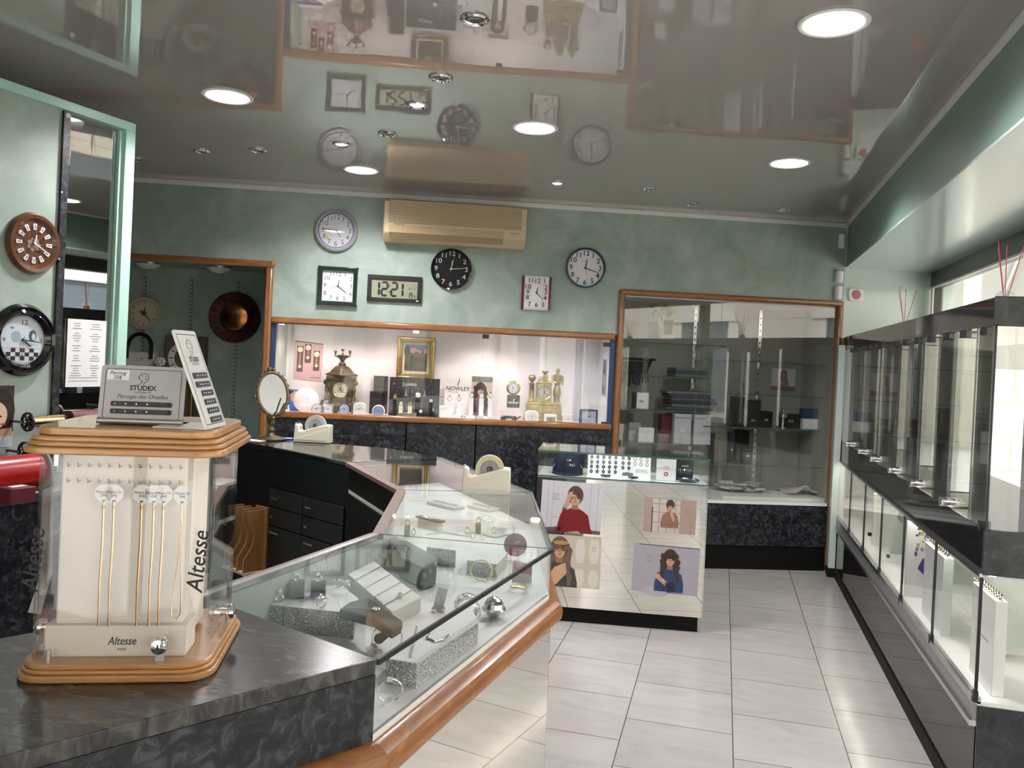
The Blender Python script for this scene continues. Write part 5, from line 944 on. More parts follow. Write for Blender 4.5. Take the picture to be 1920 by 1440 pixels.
# glazed segments
def segment(lb, o0, o1, i1, i0, mirror_base=False, dark_edge=False, closed=False):
    t = thing('display_counter', lb, 'display counter', (0, 0, 0), group='glazed counter segments')
    P = xy(o0, o1, i1, i0)
    m = MB(); m.prism(P, 0, .797, blackm); m.build('base', t)
    if mirror_base: m = MB(); wallseg(m, o0, o1, .0, .752, -.008, mirrorw); m.build('mirror_panel', t)
    else: m = MB(); wallseg(m, o0, o1, .0, .752, -.008, marble_f); m.build('front_panel', t)
    m = MB(); wallseg(m, i1, i0, .0, .798, -.008, blackm); m.build('staff_side_panel', t)
    m = MB(); m.prism(P, .798, .812, bed); m.build('display_bed', t)
    m = MB(); wallseg(m, o0, o1, .812, .920, .006, glass, .001); m.build('front_glass', t)
    m = MB(); wallseg(m, i1, i0, .812, .915, .006, blackm if closed else M('pale_sliding_panel', (.50, .55, .53), .12), .001); m.build('staff_side_upper_panel', t)
    m = MB(); m.prism(P, .9215, .9285, glass); m.build('top_glass', t)
    m = MB(); wallseg(m, o0, o1, .9205, .9295, -.005, black if dark_edge else edgeg); m.build('front_edge', t)
    m = MB(); wallseg(m, i1, i0, .914, .929, .014 if dark_edge else .03, steel if dark_edge else M('brown_profile', (.22, .15, .13), .35), -.014 if dark_edge else -.02); m.build('staff_side_profile', t)
    if dark_edge: m = MB(); wallseg(m, i1, i0, .905, .9285, .012, M('brown_profile', (.22, .15, .13), .35), -.026); m.build('staff_side_strip', t)
    m = MB(); wallseg(m, o1, i1, .812, .920, .004, glass); m.build('divider_glass', t); m = MB(); wallseg(m, o1, i1, .9285, .9295, .003, edgeg); m.build('joint_line', t)
    rail(t, o0, o1); return t
segment('glass jewellery counter nearest the camera, silver jewellery inside', pB, pA, pE, pG, True, True); segment('middle angled glass counter holding gold jewellery', pA, pC, pD, pE); segment('far angled glass counter carrying a tape dispenser', pC, pC3, pI1, pD, closed=True)
m = MB(); wallseg(m, pB, pG, .905, .9295, .004, edgeg)
t = thing('drawer_counter', 'dark glossy counter section with staff drawers, behind the glass counters', 'counter', (0, 0, 0))
P = xy(pI1, pC3, pK, pK2, pI0, pI2)
m = MB(); m.prism(P, 0, .908, M('black_laminate', (.006, .006, .007), .3, 0, .3)); m.build('body', t); m = MB(); m.prism(P, .910, ZC, blackg); m.build('worktop', t, bevel=.002); 
m = MB(); wallseg(m, pI1, pI2, .925, .931, .005, steel); m.build('edge_profile', t); rail(t, pC3, pK, pK2)
dI = (pI1-pI2).normalized(); nI = Vector((dI.y, -dI.x, 0)); aI = math.atan2(dI.y, dI.x)
for cx in ((-.60+.255, -.36+.03), ): pass
def dloc(x, z, off=0): return pI1 + dI*x + nI*off + Vector((0, 0, z))
for a, b in ((-.592, -.32), (-.315, -.012)):
    for z0, z1, hx, wd in ((.655, .735, .03, .05), (.565, .650, .03, .022), (.30, .560, .03, .07)):
        m = MB(); m.box(0, b-a, -.012, 0, z0, z1, M('black_drawer', (.011, .011, .012), .35)); d_ = m.build('drawer', t, dloc(a, 0, .001), aI, bevel=.002)
        m = MB(); m.box(hx, hx+wd, -.022, -.012, (z0+z1)/2-.004 if z1-z0 < .1 else z1-.03, (z0+z1)/2+.004 if z1-z0 < .1 else z1-.022, steel); m.build('handle', d_)
t = thing('file_organiser', 'wooden upright file organiser under the staff counter', 'organiser', pI2 + nI*.012 + dI*(-.22) + Vector((0, 0, 0)), aI)
m = MB(); m.box(0, .21, .0, .02, 0, .64, plyw); m.build('back', t)
for k in range(4):
    m = MB(); x = .01+.058*k; m.prismx([(0, .34), (-.10, .34), (-.10, .40), (-.06, .46), (-.05, .52), (-.08, .57), (-.09, .63), (0, .63)], x, x+.012, plyw); m.build('divider', t)
m = MB(); m.box(0, .21, -.10, 0, .328, .34, M('pale_ply', (.55, .45, .32), .5)); m.build('shelf', t); m = MB(); m.box(0, .21, -.10, 0, 0, .328, blackm); m.build('plinth', t)
# tape dispensers, dressing mirror, papers
def dispenser(px, py, rz, lb, tapem, s=1.0):
    t = thing('tape_dispenser', lb, 'tape dispenser', onz(px, py, ZC+.0005), rz, 'ivory desk tape dispensers'); L_, Hh, W_ = .165*s, .082*s, .065*s
    m = MB(); m.prismy([(-L_/2, 0), (L_/2, 0), (L_/2-.002, Hh*.98), (L_*.36, Hh), (L_*.18, Hh*.92), (-L_*.30, Hh*.60), (-L_*.36, Hh*.64), (-L_*.36, Hh*.86), (-L_*.40, Hh*.96), (-L_/2+.006, Hh)], -W_/2, W_/2, ivory); m.build('body', t, bevel=.004)
    m = MB(); m.prismy([(-L_*.48, Hh*.14), (L_*.40, Hh*.78), (L_*.40, Hh*.12)], -W_/2-.002, -W_/2+.001, ivory); m.build('side_relief', t, bevel=.001)
    m = MB(); m.lathe([(.030*s, -.012), (.048*s, -.012), (.048*s, .012), (.030*s, .012), (.030*s, -.012)], tapem, 36, (L_*.06, 0, Hh*.92), 'y'); m.build('tape_roll', t); m = MB(); m.lathe([(.012, -.015), (.029*s, -.015), (.029*s, .015), (.012, .015), (.012, -.015)], M('hub_grey', (.30, .28, .30), .3, .4), 24, (L_*.06, 0, Hh*.92), 'y')
    for k in range(5): a = R(72*k); m.tube([(L_*.06, 0, Hh*.92), (L_*.06+.028*math.cos(a), 0, Hh*.92+.028*math.sin(a))], .004, greylt, 6)
    m.build('hub', t); m = MB(); m.box(-L_/2+.004, -L_/2+.012, -W_*.3, W_*.3, Hh-.002, Hh+.004, steel); m.build('cutter', t)
dispenser(911, 921, R(14), 'ivory tape dispenser with cream tape roll, on the glass counter', M('cream_tape', (.62, .58, .38), .4), 1.04); dispenser(587, 829, R(12), 'ivory tape dispenser with clear tape roll, by the oval mirror', M('clear_tape', (.42, .40, .38), .2), 1.12)
t = thing('dressing_mirror', 'oval dressing mirror in bronze frame on turned stand', 'mirror', onz(508, 824, ZC+.0005), R(-4))
m = MB(); m.lathe([(.075, 0), (.078, .006), (.05, .014), (.022, .022), (.014, .035), (.018, .05), (.012, .065), (.018, .085), (.013, .10), (.020, .112), (.006, .122)], bronze, 24, cap=True); m.build('stand', t)
m = MB(); m.M = Matrix.Translation((0, 0, .235)) @ Matrix.Rotation(R(26), 4, 'Z') @ Matrix.Rotation(R(-16), 4, 'X') @ Matrix.Rotation(R(-12), 4, 'Y')
MM = m.M.copy(); m.ring((0, 0, 0), .074, .009, bronze, 40, 8, 'y', ry=.112)
for k in range(24): a = 2*PI*k/24; m.sphere((.083*math.cos(a), 0, .121*math.sin(a)), .006, bronze, 6)
m.sphere((0, 0, .130), .014, bronze, 8); m.sphere((-.02, 0, .126), .010, bronze, 8); m.sphere((.02, 0, .126), .010, bronze, 8); m.sphere((-.09, 0, 0), .012, bronze, 8); m.sphere((.09, 0, 0), .012, bronze, 8); m.build('frame', t)
m = MB(); m.M = MM; m.ell(0, 0, .070, .108, -.003, mirror, 36); m.build('mirror_glass', t)
m = MB(); m.tube([(0, .0, .118), (-.085, .03, .15), (-.10, .04, .235)], .004, bronze); m.tube([(0, 0, .118), (.06, -.05, .15), (.08, -.045, .22)], .004, bronze); m.build('fork', t)
for k, (px, py, lb, mt) in enumerate(((478, 826, 'white slip of paper left of the dressing mirror foot', paper), (540, 822, 'blue and white leaflet beside the dressing mirror foot', blue_l))):
    p = onz(px, py, ZC+.0008); m = MB(); m.box(-.05, .05, -.035, .035, 0, .0015, mt); m.box(-.03, .02, -.02, .02, .0015, .0018, paper); tag(m.build('paper_slip', None, p, R(25*k)), lb, 'paper')

# side counter along the left partition
t = thing('side_counter', 'dark marble side counter along the left wall behind the necklace case', 'counter', LW(-1.9, 0, .0), RL)
m = MB(); m.box(-2.4, 1.56, -.42, -.005, .83, .86, marble_t); m.build('worktop', t, bevel=.002); m = MB(); m.box(-2.4, 1.55, -.41, -.005, 0, .83, marble_f); m.build('body', t)
def sc(px, py, z=.8605): return onz(px, py, z)
t = thing('gift_wrap_roll', 'red gift wrap roll with grey end disc on the side counter', 'roll', sc(20, 925) + Vector((0, 0, .072)), RL)
m = MB(); m.lathe([(1e-6, -.22), (.058, -.22), (.058, .095), (1e-6, .095)], M('red_wrap', (.42, .012, .012), .3), 28, axis='x'); m.build('roll', t); m = MB(); m.lathe([(1e-6, .096), (.070, .096), (.072, .104), (1e-6, .104)], M('grey_disc', (.35, .33, .33), .45), 36, axis='x'); m.build('end_disc', t); m = MB(); m.tube([(.10, 0, 0), (.135, 0, 0)], .010, M('dark_axle', (.06, .055, .05), .4)); m.build('axle', t)
t = thing('burgundy_box', 'small burgundy box with white note in front of red roll', 'box', sc(2, 935) + LN*.07, RL); m = MB(); m.box(-.05, .035, -.05, .02, 0, .05, burg); m.build('box', t, bevel=.003); m = MB(); m.box(-.03, .02, -.03, .0, .0505, .0515, paper); m.M = Matrix(); m.build('note', t)
m = MB(); m.tube([(-.06, 0, .003), (-.02, .02, .004), (.03, .0, .003), (.07, .012, .003)], .004, M('raffia', (.55, .45, .30), .7)); tag(m.build('raffia_strand', None, sc(40, 930) , RL), 'strand of raffia on the side counter before the grey disc', 'string')
t = thing('ribbon_roll', 'maroon ribbon roll with pale end disc behind the silver sign', 'roll', lw(158, 782, .09), RL); m = MB(); m.lathe([(1e-6, -.06), (.030, -.07), (.030, .06), (1e-6, .06)], burg, 24, axis='x'); m.build('ribbon', t); m = MB(); m.lathe([(1e-6, .06), (.034, .06), (.034, .066), (1e-6, .066)], whitem, 24, axis='x'); m.build('end_disc', t); m = MB(); m.tube([(0, 0, 0), (0, .085, 0)], .006, steel); m.build('arm', t)

# ------------------------------------------------------------------ acrylic necklace case
AO = Vector((-.845, 1.066, ZC+.0005)); AA = R(23); AE = Vector((math.cos(AA), math.sin(AA), 0)); AN = Vector((math.sin(AA), -math.cos(AA), 0))
def ac(px, py, y):                                     # local x, z on the plane y of the case
    p = onp(px, py, AO - AN*y, AN) - AO; return p.dot(AE), p.z
t = thing('necklace_case', 'acrylic necklace display case with wooden base and stepped wooden top', 'display case', AO, AA)
def tier(m, w, z0, z1, mat, r=.04): m.prism(rrect(-w/2, w/2, -w/2, w/2, r, 6), z0, z1, mat)
m = MB(); tier(m, .264, 0, .010, beech); tier(m, .256, .010, .016, beech); tier(m, .252, .016, .024, beech); m.build('wooden_base', t, bevel=.0025)
m = MB(); tier(m, .270, .312, .322, beech); tier(m, .262, .322, .329, beech); tier(m, .256, .329, .336, beech); tier(m, .240, .336, .348, beech, .036); m.build('wooden_top', t, bevel=.0025)
m = MB(); w_ = .236; O_ = rrect(-w_/2, w_/2, -w_/2, w_/2, .036, 12); I_ = rrect(-w_/2+.004, w_/2-.004, -w_/2+.004, w_/2-.004, .032, 12); n = len(O_); V = [(x, y, z) for z in (.0245, .3115) for x, y in O_] + [(x, y, z) for z in (.0245, .3115) for x, y in I_]; Fs = []
for i in range(n): j = (i+1) % n; Fs += [(i, j, n+j, n+i), (2*n+j, 2*n+i, 3*n+i, 3*n+j)]
m.add(V, Fs, acryl)
for p in m.build('acrylic_shell', t).data.polygons: p.use_smooth = False
m = MB(); XL, XR_ = ac(110, 1000, -.085)[0], ac(347, 1000, -.085)[0]; m.box(XL, XR_, -.085, -.045, .030, .31, M('cream_suede', (.80, .755, .69), .8)); m.box(XR_-.035, XR_, -.045, .06, .03, .31, MAT['cream_suede']); m.build('backing_block', t, bevel=.004); m = MB(); m.box(XL-.008, XR_+.010, -.096, -.04, .0245, .068, MAT['cream_suede']); m.text('Altesse', .016, ac(228, 1216, -.0966)[0], .046, -.0966, ink, shear=.25, sx=.8, bold=.01); m.text('PARIS', .005, ac(228, 1228, -.0966)[0], .0345, -.0966, ink); m.build('ledge', t, bevel=.003)
hook = M('grey_hook', (.25, .24, .23), .3, .6)
for row in range(2):
    for k in range(12): x = XL+.012+(XR_-XL-.02)*k/11; z = .292-.022*row; m = MB(); m.tube([(x, -.085, z), (x, -.095, z-.001), (x, -.096, z+.005)], .0009, hook, 5); m.build('hook', t)
for z in (.2,): 
    m = MB(); m.tube([(-.0, 0, 0), (0, 0, .01)], .001, steel)
for x, y, ry in ((ac(298, 1215, -.122)[0], -.122, 0), (.122, .03, 90), (-.122, -.04, -90)):
    m = MB(); m.lathe([(1e-6, -.012), (.004, -.012), (.010, -.010), (.0125, -.004), (.0125, 0), (.006, .0), (.006, .012)], chrome, 12, axis='y'); m.box(-.0012, .0012, -.0126, -.0115, -.004, .004, black); m.box(-.006, .006, .002, .004, -.03, 0, steel); m.build('lock', t, (x, y+(.004 if ry == 0 else 0), .048), R(ry))
for x, z in ((-.088, .300), (-.088, .030)): m = MB(); m.cyl((x, -.112, z-.006), .004, .016, steel, 10); m.build('corner_pin', t)
for x, y, rz_, s_ in ((.106, -.1185, 0, 1), (-.109, -.1175, 0, 1)):
    m = MB(); m.text('Altesse', .031, x, .165, y-.0006, ink, rot=R(86), shear=.2, sx=.95, bold=.012); m.text('BIJOUX', .0075, x+.014, .165, y-.0006, ink, rot=R(88), sx=1.3); m.build('lettering', t)
m = MB(); m.M = Matrix.Translation((-.125, -.03, 0)); m.add([(0, -.03, .12), (0, .02, .12), (-.004, .02, .25), (.0, -.03, .25), (-.012, -.03, .075), (-.01, .01, .06)], [(0, 1, 2, 3), (4, 5, 1, 0)], paper); m.build('paper_strip', t)
lbls = ['leftmost of the gold chains hanging in the acrylic case', 'second gold chain from left in the acrylic case', 'third gold chain from left, first of the middle three', 'middle chain of the close group of three', 'fourth chain, right one of the close group of three', 'thin looped chain hanging alone at right in acrylic case']
for k, px in enumerate((197, 216, 268, 291, 309, 344)):
    x, z = ac(px, 900, -.097); t2 = thing('necklace', lbls[k], 'necklace', AO + AE*x + AN*.0975 + Vector((0, 0, .268)), AA, 'gold chains in the acrylic case')
    m = MB(); m.prismy([(.013*math.cos(R(a)), -.013+.014*math.sin(R(a))) for a in range(22, 382, 45)], -.0012, 0, white); m.text('Plaqué Or', .005, 0, -.011, -.0016, ink); m.text(('29€', '34€', '40€', '45€', '49€', '39€')[k], .0055, 0, -.016, -.0016, ink); m.flat([(-.003, -.0225), (.003, -.0225), (0, -.0255)], -.0016, MAT['brown_paint']); m.build('price_tag', t2)
    m = MB(); L_ = .175
    if k < 5: m.tube([(0, -.001, -.025), (.0006, -.001, -.08), (-.0008, -.001, -.14), (0, -.001, -.025-L_)], .0017, rosegold, 6); m.sphere((0, -.001, -.032), .0028, gold, 8)
    else: m.tube([(0, -.001, -.025), (-.002, -.001, -.10), (-.009, -.001, -.17), (-.008, -.001, -.185), (-.001, -.001, -.19), (.004, -.001, -.182), (.002, -.001, -.12), (0, -.001, -.026)], .0007, rosegold, 5)
    m.build('chain', t2)
# piercing signs on top of the case
ZT = AO.z + .3485
def head(m, x, z, s, y, mat, w=.0011):
    def ln(P): 
        for (a, b), (c, d) in zip(P, P[1:]):
            v = Vector((c-a, d-b)); 
            if v.length < 1e-6: continue
            q = Vector((-v.y, v.x)).normalized()*w/s*.5; m.flat([(x+s*(a-q.x), z+s*(b-q.y)), (x+s*(c-q.x), z+s*(d-q.y)), (x+s*(c+q.x), z+s*(d+q.y)), (x+s*(a+q.x), z+s*(b+q.y))], y, mat)
    ln([(-.5, -.5), (-.25, -.42), (-.1, -.2), (-.38, .05), (-.42, .3), (-.2, .52), (.15, .56), (.38, .4), (.42, .1), (.30, -.15), (.1, -.28), (.0, -.5)]); ln([(-.2, .3), (-.05, .36)]); ln([(.1, .34), (.26, .26)]); ln([(.12, .12), (.22, .02), (.1, .0)]); ln([(-.4, .05), (-.48, .12), (-.42, .22)]); m.ell(x-.02*s*10*.0, z-.2*s, .03*s, .03*s, y, mat, 8)
pl = onz(180, 808, ZT); pr = onz(345, 808, ZT); mid = (pl+pr)/2; dd = AE
wS = .118
t = thing('piercing_sign', 'silver ear piercing sign standing on the necklace case', 'sign', AO + AE*ac(262, 808, -.06)[0] + AN*.06 + Vector((0, 0, .349)), AA)
m = MB(); m.M = Matrix.Rotation(R(-9), 4, 'X'); plate = M('satin_silver_plate', (.40, .40, .40), .35, .35); m.prismy(rrect(-wS/2, wS/2, .0, .086, .005), -.001, .001, plate); m.build('plate', t); m = MB(); m.lathe([(1e-6, -wS/2), (.0045, -wS/2), (.0045, wS/2), (1e-6, wS/2)], M('satin_bend', (.50, .50, .50), .28, .8), 14, (0, .0, .0045), 'x'); m.box(-wS/2, wS/2, .0, .05, 0, .002, MAT['satin_bend']); m.build('foot', t)
m = MB(); m.M = Matrix.Rotation(R(-9), 4, 'X'); y = -.0014
O_ = rrect(-.053, .053, .008, .081, .004); I_ = rrect(-.0523, .0523, .0087, .0803, .0035)
n = len(O_); m.add([(a, y, b) for a, b in O_+I_], [(i, (i+1) % n, n+(i+1) % n, n+i) for i in range(n)], ink)
head(m, .0, .066, .016, y, ink, .0008); m.text('STUDEX', .0098, .0, .0530, y, ink, bold=.03); m.text('SYSTEM 75', .0038, .0, .0465, y, ink, sx=1.3); m.text('Percage des Oreilles', .0085, .0, .0405, y, ink, shear=.35); m.build('printing', t)
for z in (.0295, .0185): m = MB(); m.M = Matrix.Rotation(R(-9), 4, 'X'); m.prismy(rrect(-.042, .042, z-.0036, z+.0036, .002), -.0035, -.001, black); b = m.build('earring_strip', t); m = MB(); m.M = Matrix.Rotation(R(-9), 4, 'X'); [m.sphere((-.036+.0148*k, -.004, z), .0012+.0003*min(k, 3), silver if k < 4 else M('dark_stud', (.05, .05, .05), .3), 8) for k in range(6)]; m.build('studs', b)
m = MB(); m.M = Matrix.Rotation(R(-9), 4, 'X'); m.flat(rect(-.0505, -.020, .064, .0785), y-.0004, paper); m.text('Percing', .0075, -.036, .0742, y-.0008, ink, shear=.2); m.text('35€', .0075, -.036, .0675, y-.0008, ink, shear=.2); m.build('price_sticker', t)
q0 = onz(387, 808, ZT); q1 = onz(430, 797, ZT); e = (q1-q0); e.z = 0; Ls = e.length; a_ = math.atan2(e.y, e.x)
t = thing('piercing_sign', 'tall white leaning piercing sign with black earring cards', 'sign', (q0+q1)/2 + Vector((-.004, .0, 0)), a_)
LEAN = R(-21); w2 = min(.085, Ls)/2
m = MB(); m.M = Matrix.Rotation(LEAN, 4, 'X'); m.prismy(rrect(-w2, w2, 0, .150, .004), -.0015, .0015, white); m.build('plate', t); m = MB(); m.box(-w2, w2, .0, .075, .0, .0025, white); m.build('foot', t)
m = MB(); m.M = Matrix.Rotation(LEAN, 4, 'X'); y = -.0018; O_ = rrect(-w2+.005, w2-.005, .006, .144, .002); I_ = rrect(-w2+.0062, w2-.0062, .0072, .1428, .002); n = len(O_); m.add([(a, y, b) for a, b in O_+I_], [(i, (i+1) % n, n+(i+1) % n, n+i) for i in range(n)], navyp)
head(m, .0, .122, .024, y, ink, .001); m.text('STUDEX', .010, .0, .105, y, ink, bold=.03); m.text('SYSTEM 75', .006, 0, .098, y, ink); m.build('printing', t)
for k in range(6):
    z = .080-.0135*k; xo = .0 + .0*k; ww = w2*(.62 if k < 2 else .5); m = MB(); m.M = Matrix.Rotation(LEAN, 4, 'X'); m.box(xo-ww+(.0 if k < 2 else .006), xo+ww+(.0 if k < 2 else .006), -.004, -.0015, z-.0042, z+.0042, M('slate_card', (.05, .055, .075), .4)); b = m.build('earring_card', t); m = MB(); m.M = Matrix.Rotation(LEAN, 4, 'X')
    for j in range(4): m.sphere((xo-ww*.6+ww*.4*j, -.0045, z), .0011, silver, 6)
    m.build('studs', b)
# ------------------------------------------------------------------ jewellery in the glass counters
BZ = .8125
def jz(px, py, z=BZ): return onz(px, py, z)
def block(pts, top, lb, name='display_block'):
    P = [jz(x, y, top) for x, y in pts]; c = sum(P, Vector())/len(P)
    t = thing(name, lb, 'display block', Vector((c.x, c.y, BZ)), 0, 'white glitter edged display blocks'); Q = [(p.x-c.x, p.y-c.y) for p in P]; h = top-BZ
    m = MB(); m.prism(Q, 0, h-.0015, glit); m.build('glitter_side', t); m = MB(); m.prism(Q, h-.0015, h, bed); m.build('white_top', t); return t
block([(500, 1132), (530, 1136), (576, 1110), (546, 1106)], .865, 'glitter edged white block nearest the necklace case'); block([(533, 1136), (665, 1150), (672, 1122), (640, 1098), (606, 1098), (578, 1110)], .865, 'glitter edged white block under the two dark ring boxes')
block([(724, 1234), (782, 1243), (897, 1166), (885, 1142), (800, 1165)], .858, 'long glitter edged white block at the front glass')
block([(800, 1025), (855, 1032), (853, 1012), (802, 1004)], .86, 'small white block behind the gold bangle'); block([(876, 1050), (932, 1058), (952, 1036), (885, 1030)], .85, 'low white block carrying the gold bangle')
def stone_ring(t, Rr, mat, r=.0016, flat=False, gem=None, gs=.004):
    m = MB(); m.ring((0, 0, Rr), Rr, r, mat, 26, 6, 'y'); m.build('band', t); m = MB()
    m.sphere((0, 0, 2*Rr+gs*.6), gs, gem or chrome, 8)
    if not gem:
        for k in range(6): a = R(60*k); m.sphere((gs*1.1*math.cos(a), gs*1.1*math.sin(a), 2*Rr+gs*.4), gs*.45, silver, 6)
    m.build('setting', t)
def ring_at(px, py, z, lb, rz=.4, Rr=.009, gem=None, gs=.004, mat=silver): t = thing('ring', lb, 'ring', jz(px, py, z), rz, 'rings in the counter'); stone_ring(t, Rr, mat, gem=gem, gs=gs); return t
for px, py, top, lb in ((556, 1119, .886, 'dark grey suede ring box left of two, carrying a ring'), (596, 1120, .886, 'dark grey suede ring box right of two, carrying a cluster ring')):
    p = jz(px, py, .8655); t = thing('ring_box', lb, 'ring box', p, R(28), 'dark suede ring boxes'); m = MB(); m.box(-.016, .016, -.016, .016, 0, .034, darkgrey); m.build('box', t, bevel=.003)
    t = thing('ring', ['ring on the left dark suede ring box', 'cluster ring on the right dark suede ring box'][px > 560], 'ring', p + Vector((0, 0, .0345)), R(28)); stone_ring(t, .006, silver, gs=.004)
ring_at(524, 1128, .8655, 'silver ring with large ball on the left glitter block', .2, .008, silver, .008); ring_at(602, 1140, .8655, 'large cluster ring at front of the ring box block', .5, .009, None, .007)
p = jz(640, 1112, .8655); t = thing('clear_riser', 'small clear riser with two rings behind the ring boxes', 'riser', p, R(20)); m = MB(); m.box(-.018, .018, -.012, .012, 0, .010, acryl); m.build('riser', t)
for dx, lb in ((-.010, 'small ring left on the clear riser'), (.010, 'cluster ring right on the clear riser')): t = thing('ring', lb, 'ring', p + Vector((dx, 0, .0105)), R(20), 'rings in the counter'); stone_ring(t, .007, silver, gs=.006)
# bracelet ramp: four corners of its sloping top
A_, B_, C_, D_ = jz(652, 1076, .892), jz(702, 1052, .892), jz(790, 1120, .845), jz(735, 1148, .845)
t = thing('bracelet_ramp', 'pale leather bracelet ramp with thin silver chains across it', 'bracelet ramp', Vector((A_.x, A_.y, BZ)), 0); o = Vector((A_.x, A_.y, BZ)); Q = [p-o for p in (A_, B_, C_, D_)]
m = MB(); m.add([tuple(q) for q in Q] + [(q.x, q.y, 0) for q in Q], [(0, 1, 2, 3), (4, 7, 6, 5), (0, 3, 7, 4), (1, 5, 6, 2), (0, 4, 5, 1), (3, 2, 6, 7)], pad); m.build('ramp', t, bevel=.002)
for k, lb in enumerate(('uppermost thin silver bracelet across the pale ramp', 'second thin silver bracelet down the pale ramp', 'third silver bracelet on the pale ramp', 'lowest silver bracelet on the ramp, with round charm')):
    f = .18+.22*k; a, b = Q[0].lerp(Q[3], f), Q[1].lerp(Q[2], f-.02); u = Vector((0, 0, .0016)); tt = thing('bracelet', lb, 'bracelet', o+u, 0, 'bracelets on the ramp'); m = MB(); m.tube([a+(a-b).normalized()*.001-Vector((0, 0, .012)), a+Vector((0, 0, .0)), a.lerp(b, .5), b], .0011, steel, 6); m.build('chain', tt)
    if k == 3: m = MB(); c_ = a.lerp(b, .55); m.sphere(tuple(c_+Vector((0, 0, .004))), .006, silver, 10); m.build('charm', tt)
# dark necklace bust lying on its side
P = [(636, 1141), (655, 1127), (690, 1118), (755, 1162), (752, 1170), (735, 1180), (700, 1158)]
c = jz(700, 1150, .875); t = thing('necklace_bust', 'dark grey necklace bust with silver pendant, lying in the near counter', 'necklace bust', Vector((c.x, c.y, BZ)), 0); Q = [jz(x, y, .886)-Vector((c.x, c.y, .886)) for x, y in P]
m = MB(); m.prism([(q.x, q.y) for q in Q], .0535, .0725, darkgrey); q0 = jz(738, 1170, .872)-c; q1 = jz(708, 1210, BZ)-c; m.tube([(q0.x-.01, q0.y+.01, .056), ((q0.x+q1.x)/2, (q0.y+q1.y)/2, .03), (q1.x, q1.y, .012)], [.014, .008, .011], darkgrey, 10); m.build('bust', t, bevel=.004)
m = MB(); a, b, d = (jz(650, 1138, .887)-Vector((c.x, c.y, BZ))), (jz(706, 1142, .887)-Vector((c.x, c.y, BZ))), (jz(688, 1121, .887)-Vector((c.x, c.y, BZ))); m.tube([a, b, d], .0009, silver, 5); tt = m.build('chain', t); m = MB(); 
for k in range(6): m.sphere((b.x+.006*math.cos(k), b.y+.006*math.sin(k)-.004, b.z+.001), .0035, silver, 6)
m.build('pendant', t)
def bangle(px, py, Rr, r, mat, lb, rz, z=BZ, tilt=80, grp='bangles in the counter', tagc=None, full=360, extra=None, k=6):
    t = thing('bangle', lb, 'bangle', jz(px, py, z) + Vector((0, 0, r)), rz, grp); m = MB(); M_ = Matrix.Rotation(R(90-tilt), 4, 'X'); m.M = M_; m.ring((0, 0, Rr), Rr, r, mat, 40, k, 'y', a0=-90+(360-full)/2, a1=270-(360-full)/2 if full < 360 else 270); m.build('hoop', t)
    if tagc: m = MB(); m.M = M_; m.box(tagc[0]*Rr-.004, tagc[0]*Rr+.006, -.001, .001, Rr+tagc[1]*Rr-.004, Rr+tagc[1]*Rr+.004, paper); m.build('price_tag', t)
    if extra: extra(t, M_, Rr)
def pearls(t, M_, Rr):
    m = MB(); m.M = M_
    for k in range(18): a = 2*PI*k/18; m.sphere((Rr*math.cos(a), 0, Rr+Rr*math.sin(a)), .0026, gold, 6)
    m.build('beads', t)
def meshy(t, M_, Rr):
    m = MB(); m.M = M_; rnd = random.Random(3)
    for k in range(26):
        a = 2*PI*k/26; a2 = a+.24; y0 = (-1 if k % 2 else 1)*.012; m.tube([(Rr*math.cos(a), y0, Rr+Rr*math.sin(a)), (Rr*math.cos(a2), -y0, Rr+Rr*math.sin(a2))], .0014, silver, 5); m.sphere((Rr*math.cos(a), y0, Rr+Rr*math.sin(a)), .0026, chrome, 6)
    m.ring((0, -.013, Rr), Rr, .0014, silver, 30, 5, 'y'); m.ring((0, .013, Rr), Rr, .0014, silver, 30, 5, 'y'); m.build('lattice', t)
def bead(t, M_, Rr): m = MB(); m.M = M_; m.sphere((-Rr*.98, 0, Rr*.55), .009, blackg, 10); m.sphere((-Rr*.6, 0, Rr*.18), .004, silver, 8); m.build('black_bead', t)
def bar(t, M_, Rr): m = MB(); m.M = M_; m.sphere((-Rr*.72, 0, Rr*.35), .006, silver, 8); m.build('clasp', t)
bangle(724, 1223, .029, .0011, silver, 'thin silver bangle with white tag by the dark bust foot', R(25), tagc=(-.9, -.5), full=330, extra=bar)
bangle(730, 1316, .021, .0013, silver, 'open silver bangle at the front glass with a square tag', R(24), z=BZ, tilt=78, tagc=(-.1, .95), full=310)
bangle(874, 1160, .026, .0026, silver, 'openwork silver lattice bangle right of the earring card', R(28), extra=meshy); bangle(876, 1172, .026, .0016, silver, 'silver bangle with black bead in front of lattice bangle', R(35), tilt=70, extra=bead)
bangle(902, 1090, .0285, .0016, gold, 'gold beaded bangle standing on the white block', R(10), z=BZ, extra=pearls); bangle(947, 1086, .026, .0011, gold, 'thin gold bangle in front of the burgundy disc', R(20), full=345); bangle(974, 1102, .022, .0022, rosegold, 'flat gold bracelet lying low by the pale e card', R(10), tilt=14, extra=pearls)
bangle(760, 1300, .0, .0, silver, '', 0) if False else None
t = thing('mirror_ball_ring', 'large faceted mirror ball ring by the wood rail', 'ring', jz(925, 1158) + Vector((0, 0, .024)), R(20)); m = MB(); m.sphere((0, 0, 0), .024, chrome, 16); o_ = m.build('ball', t)
for p in o_.data.polygons: p.use_smooth = False
m = MB(); m.ring((0, 0, -.004), .0245, .004, silver, 30, 6, 'z'); m.build('band', t)
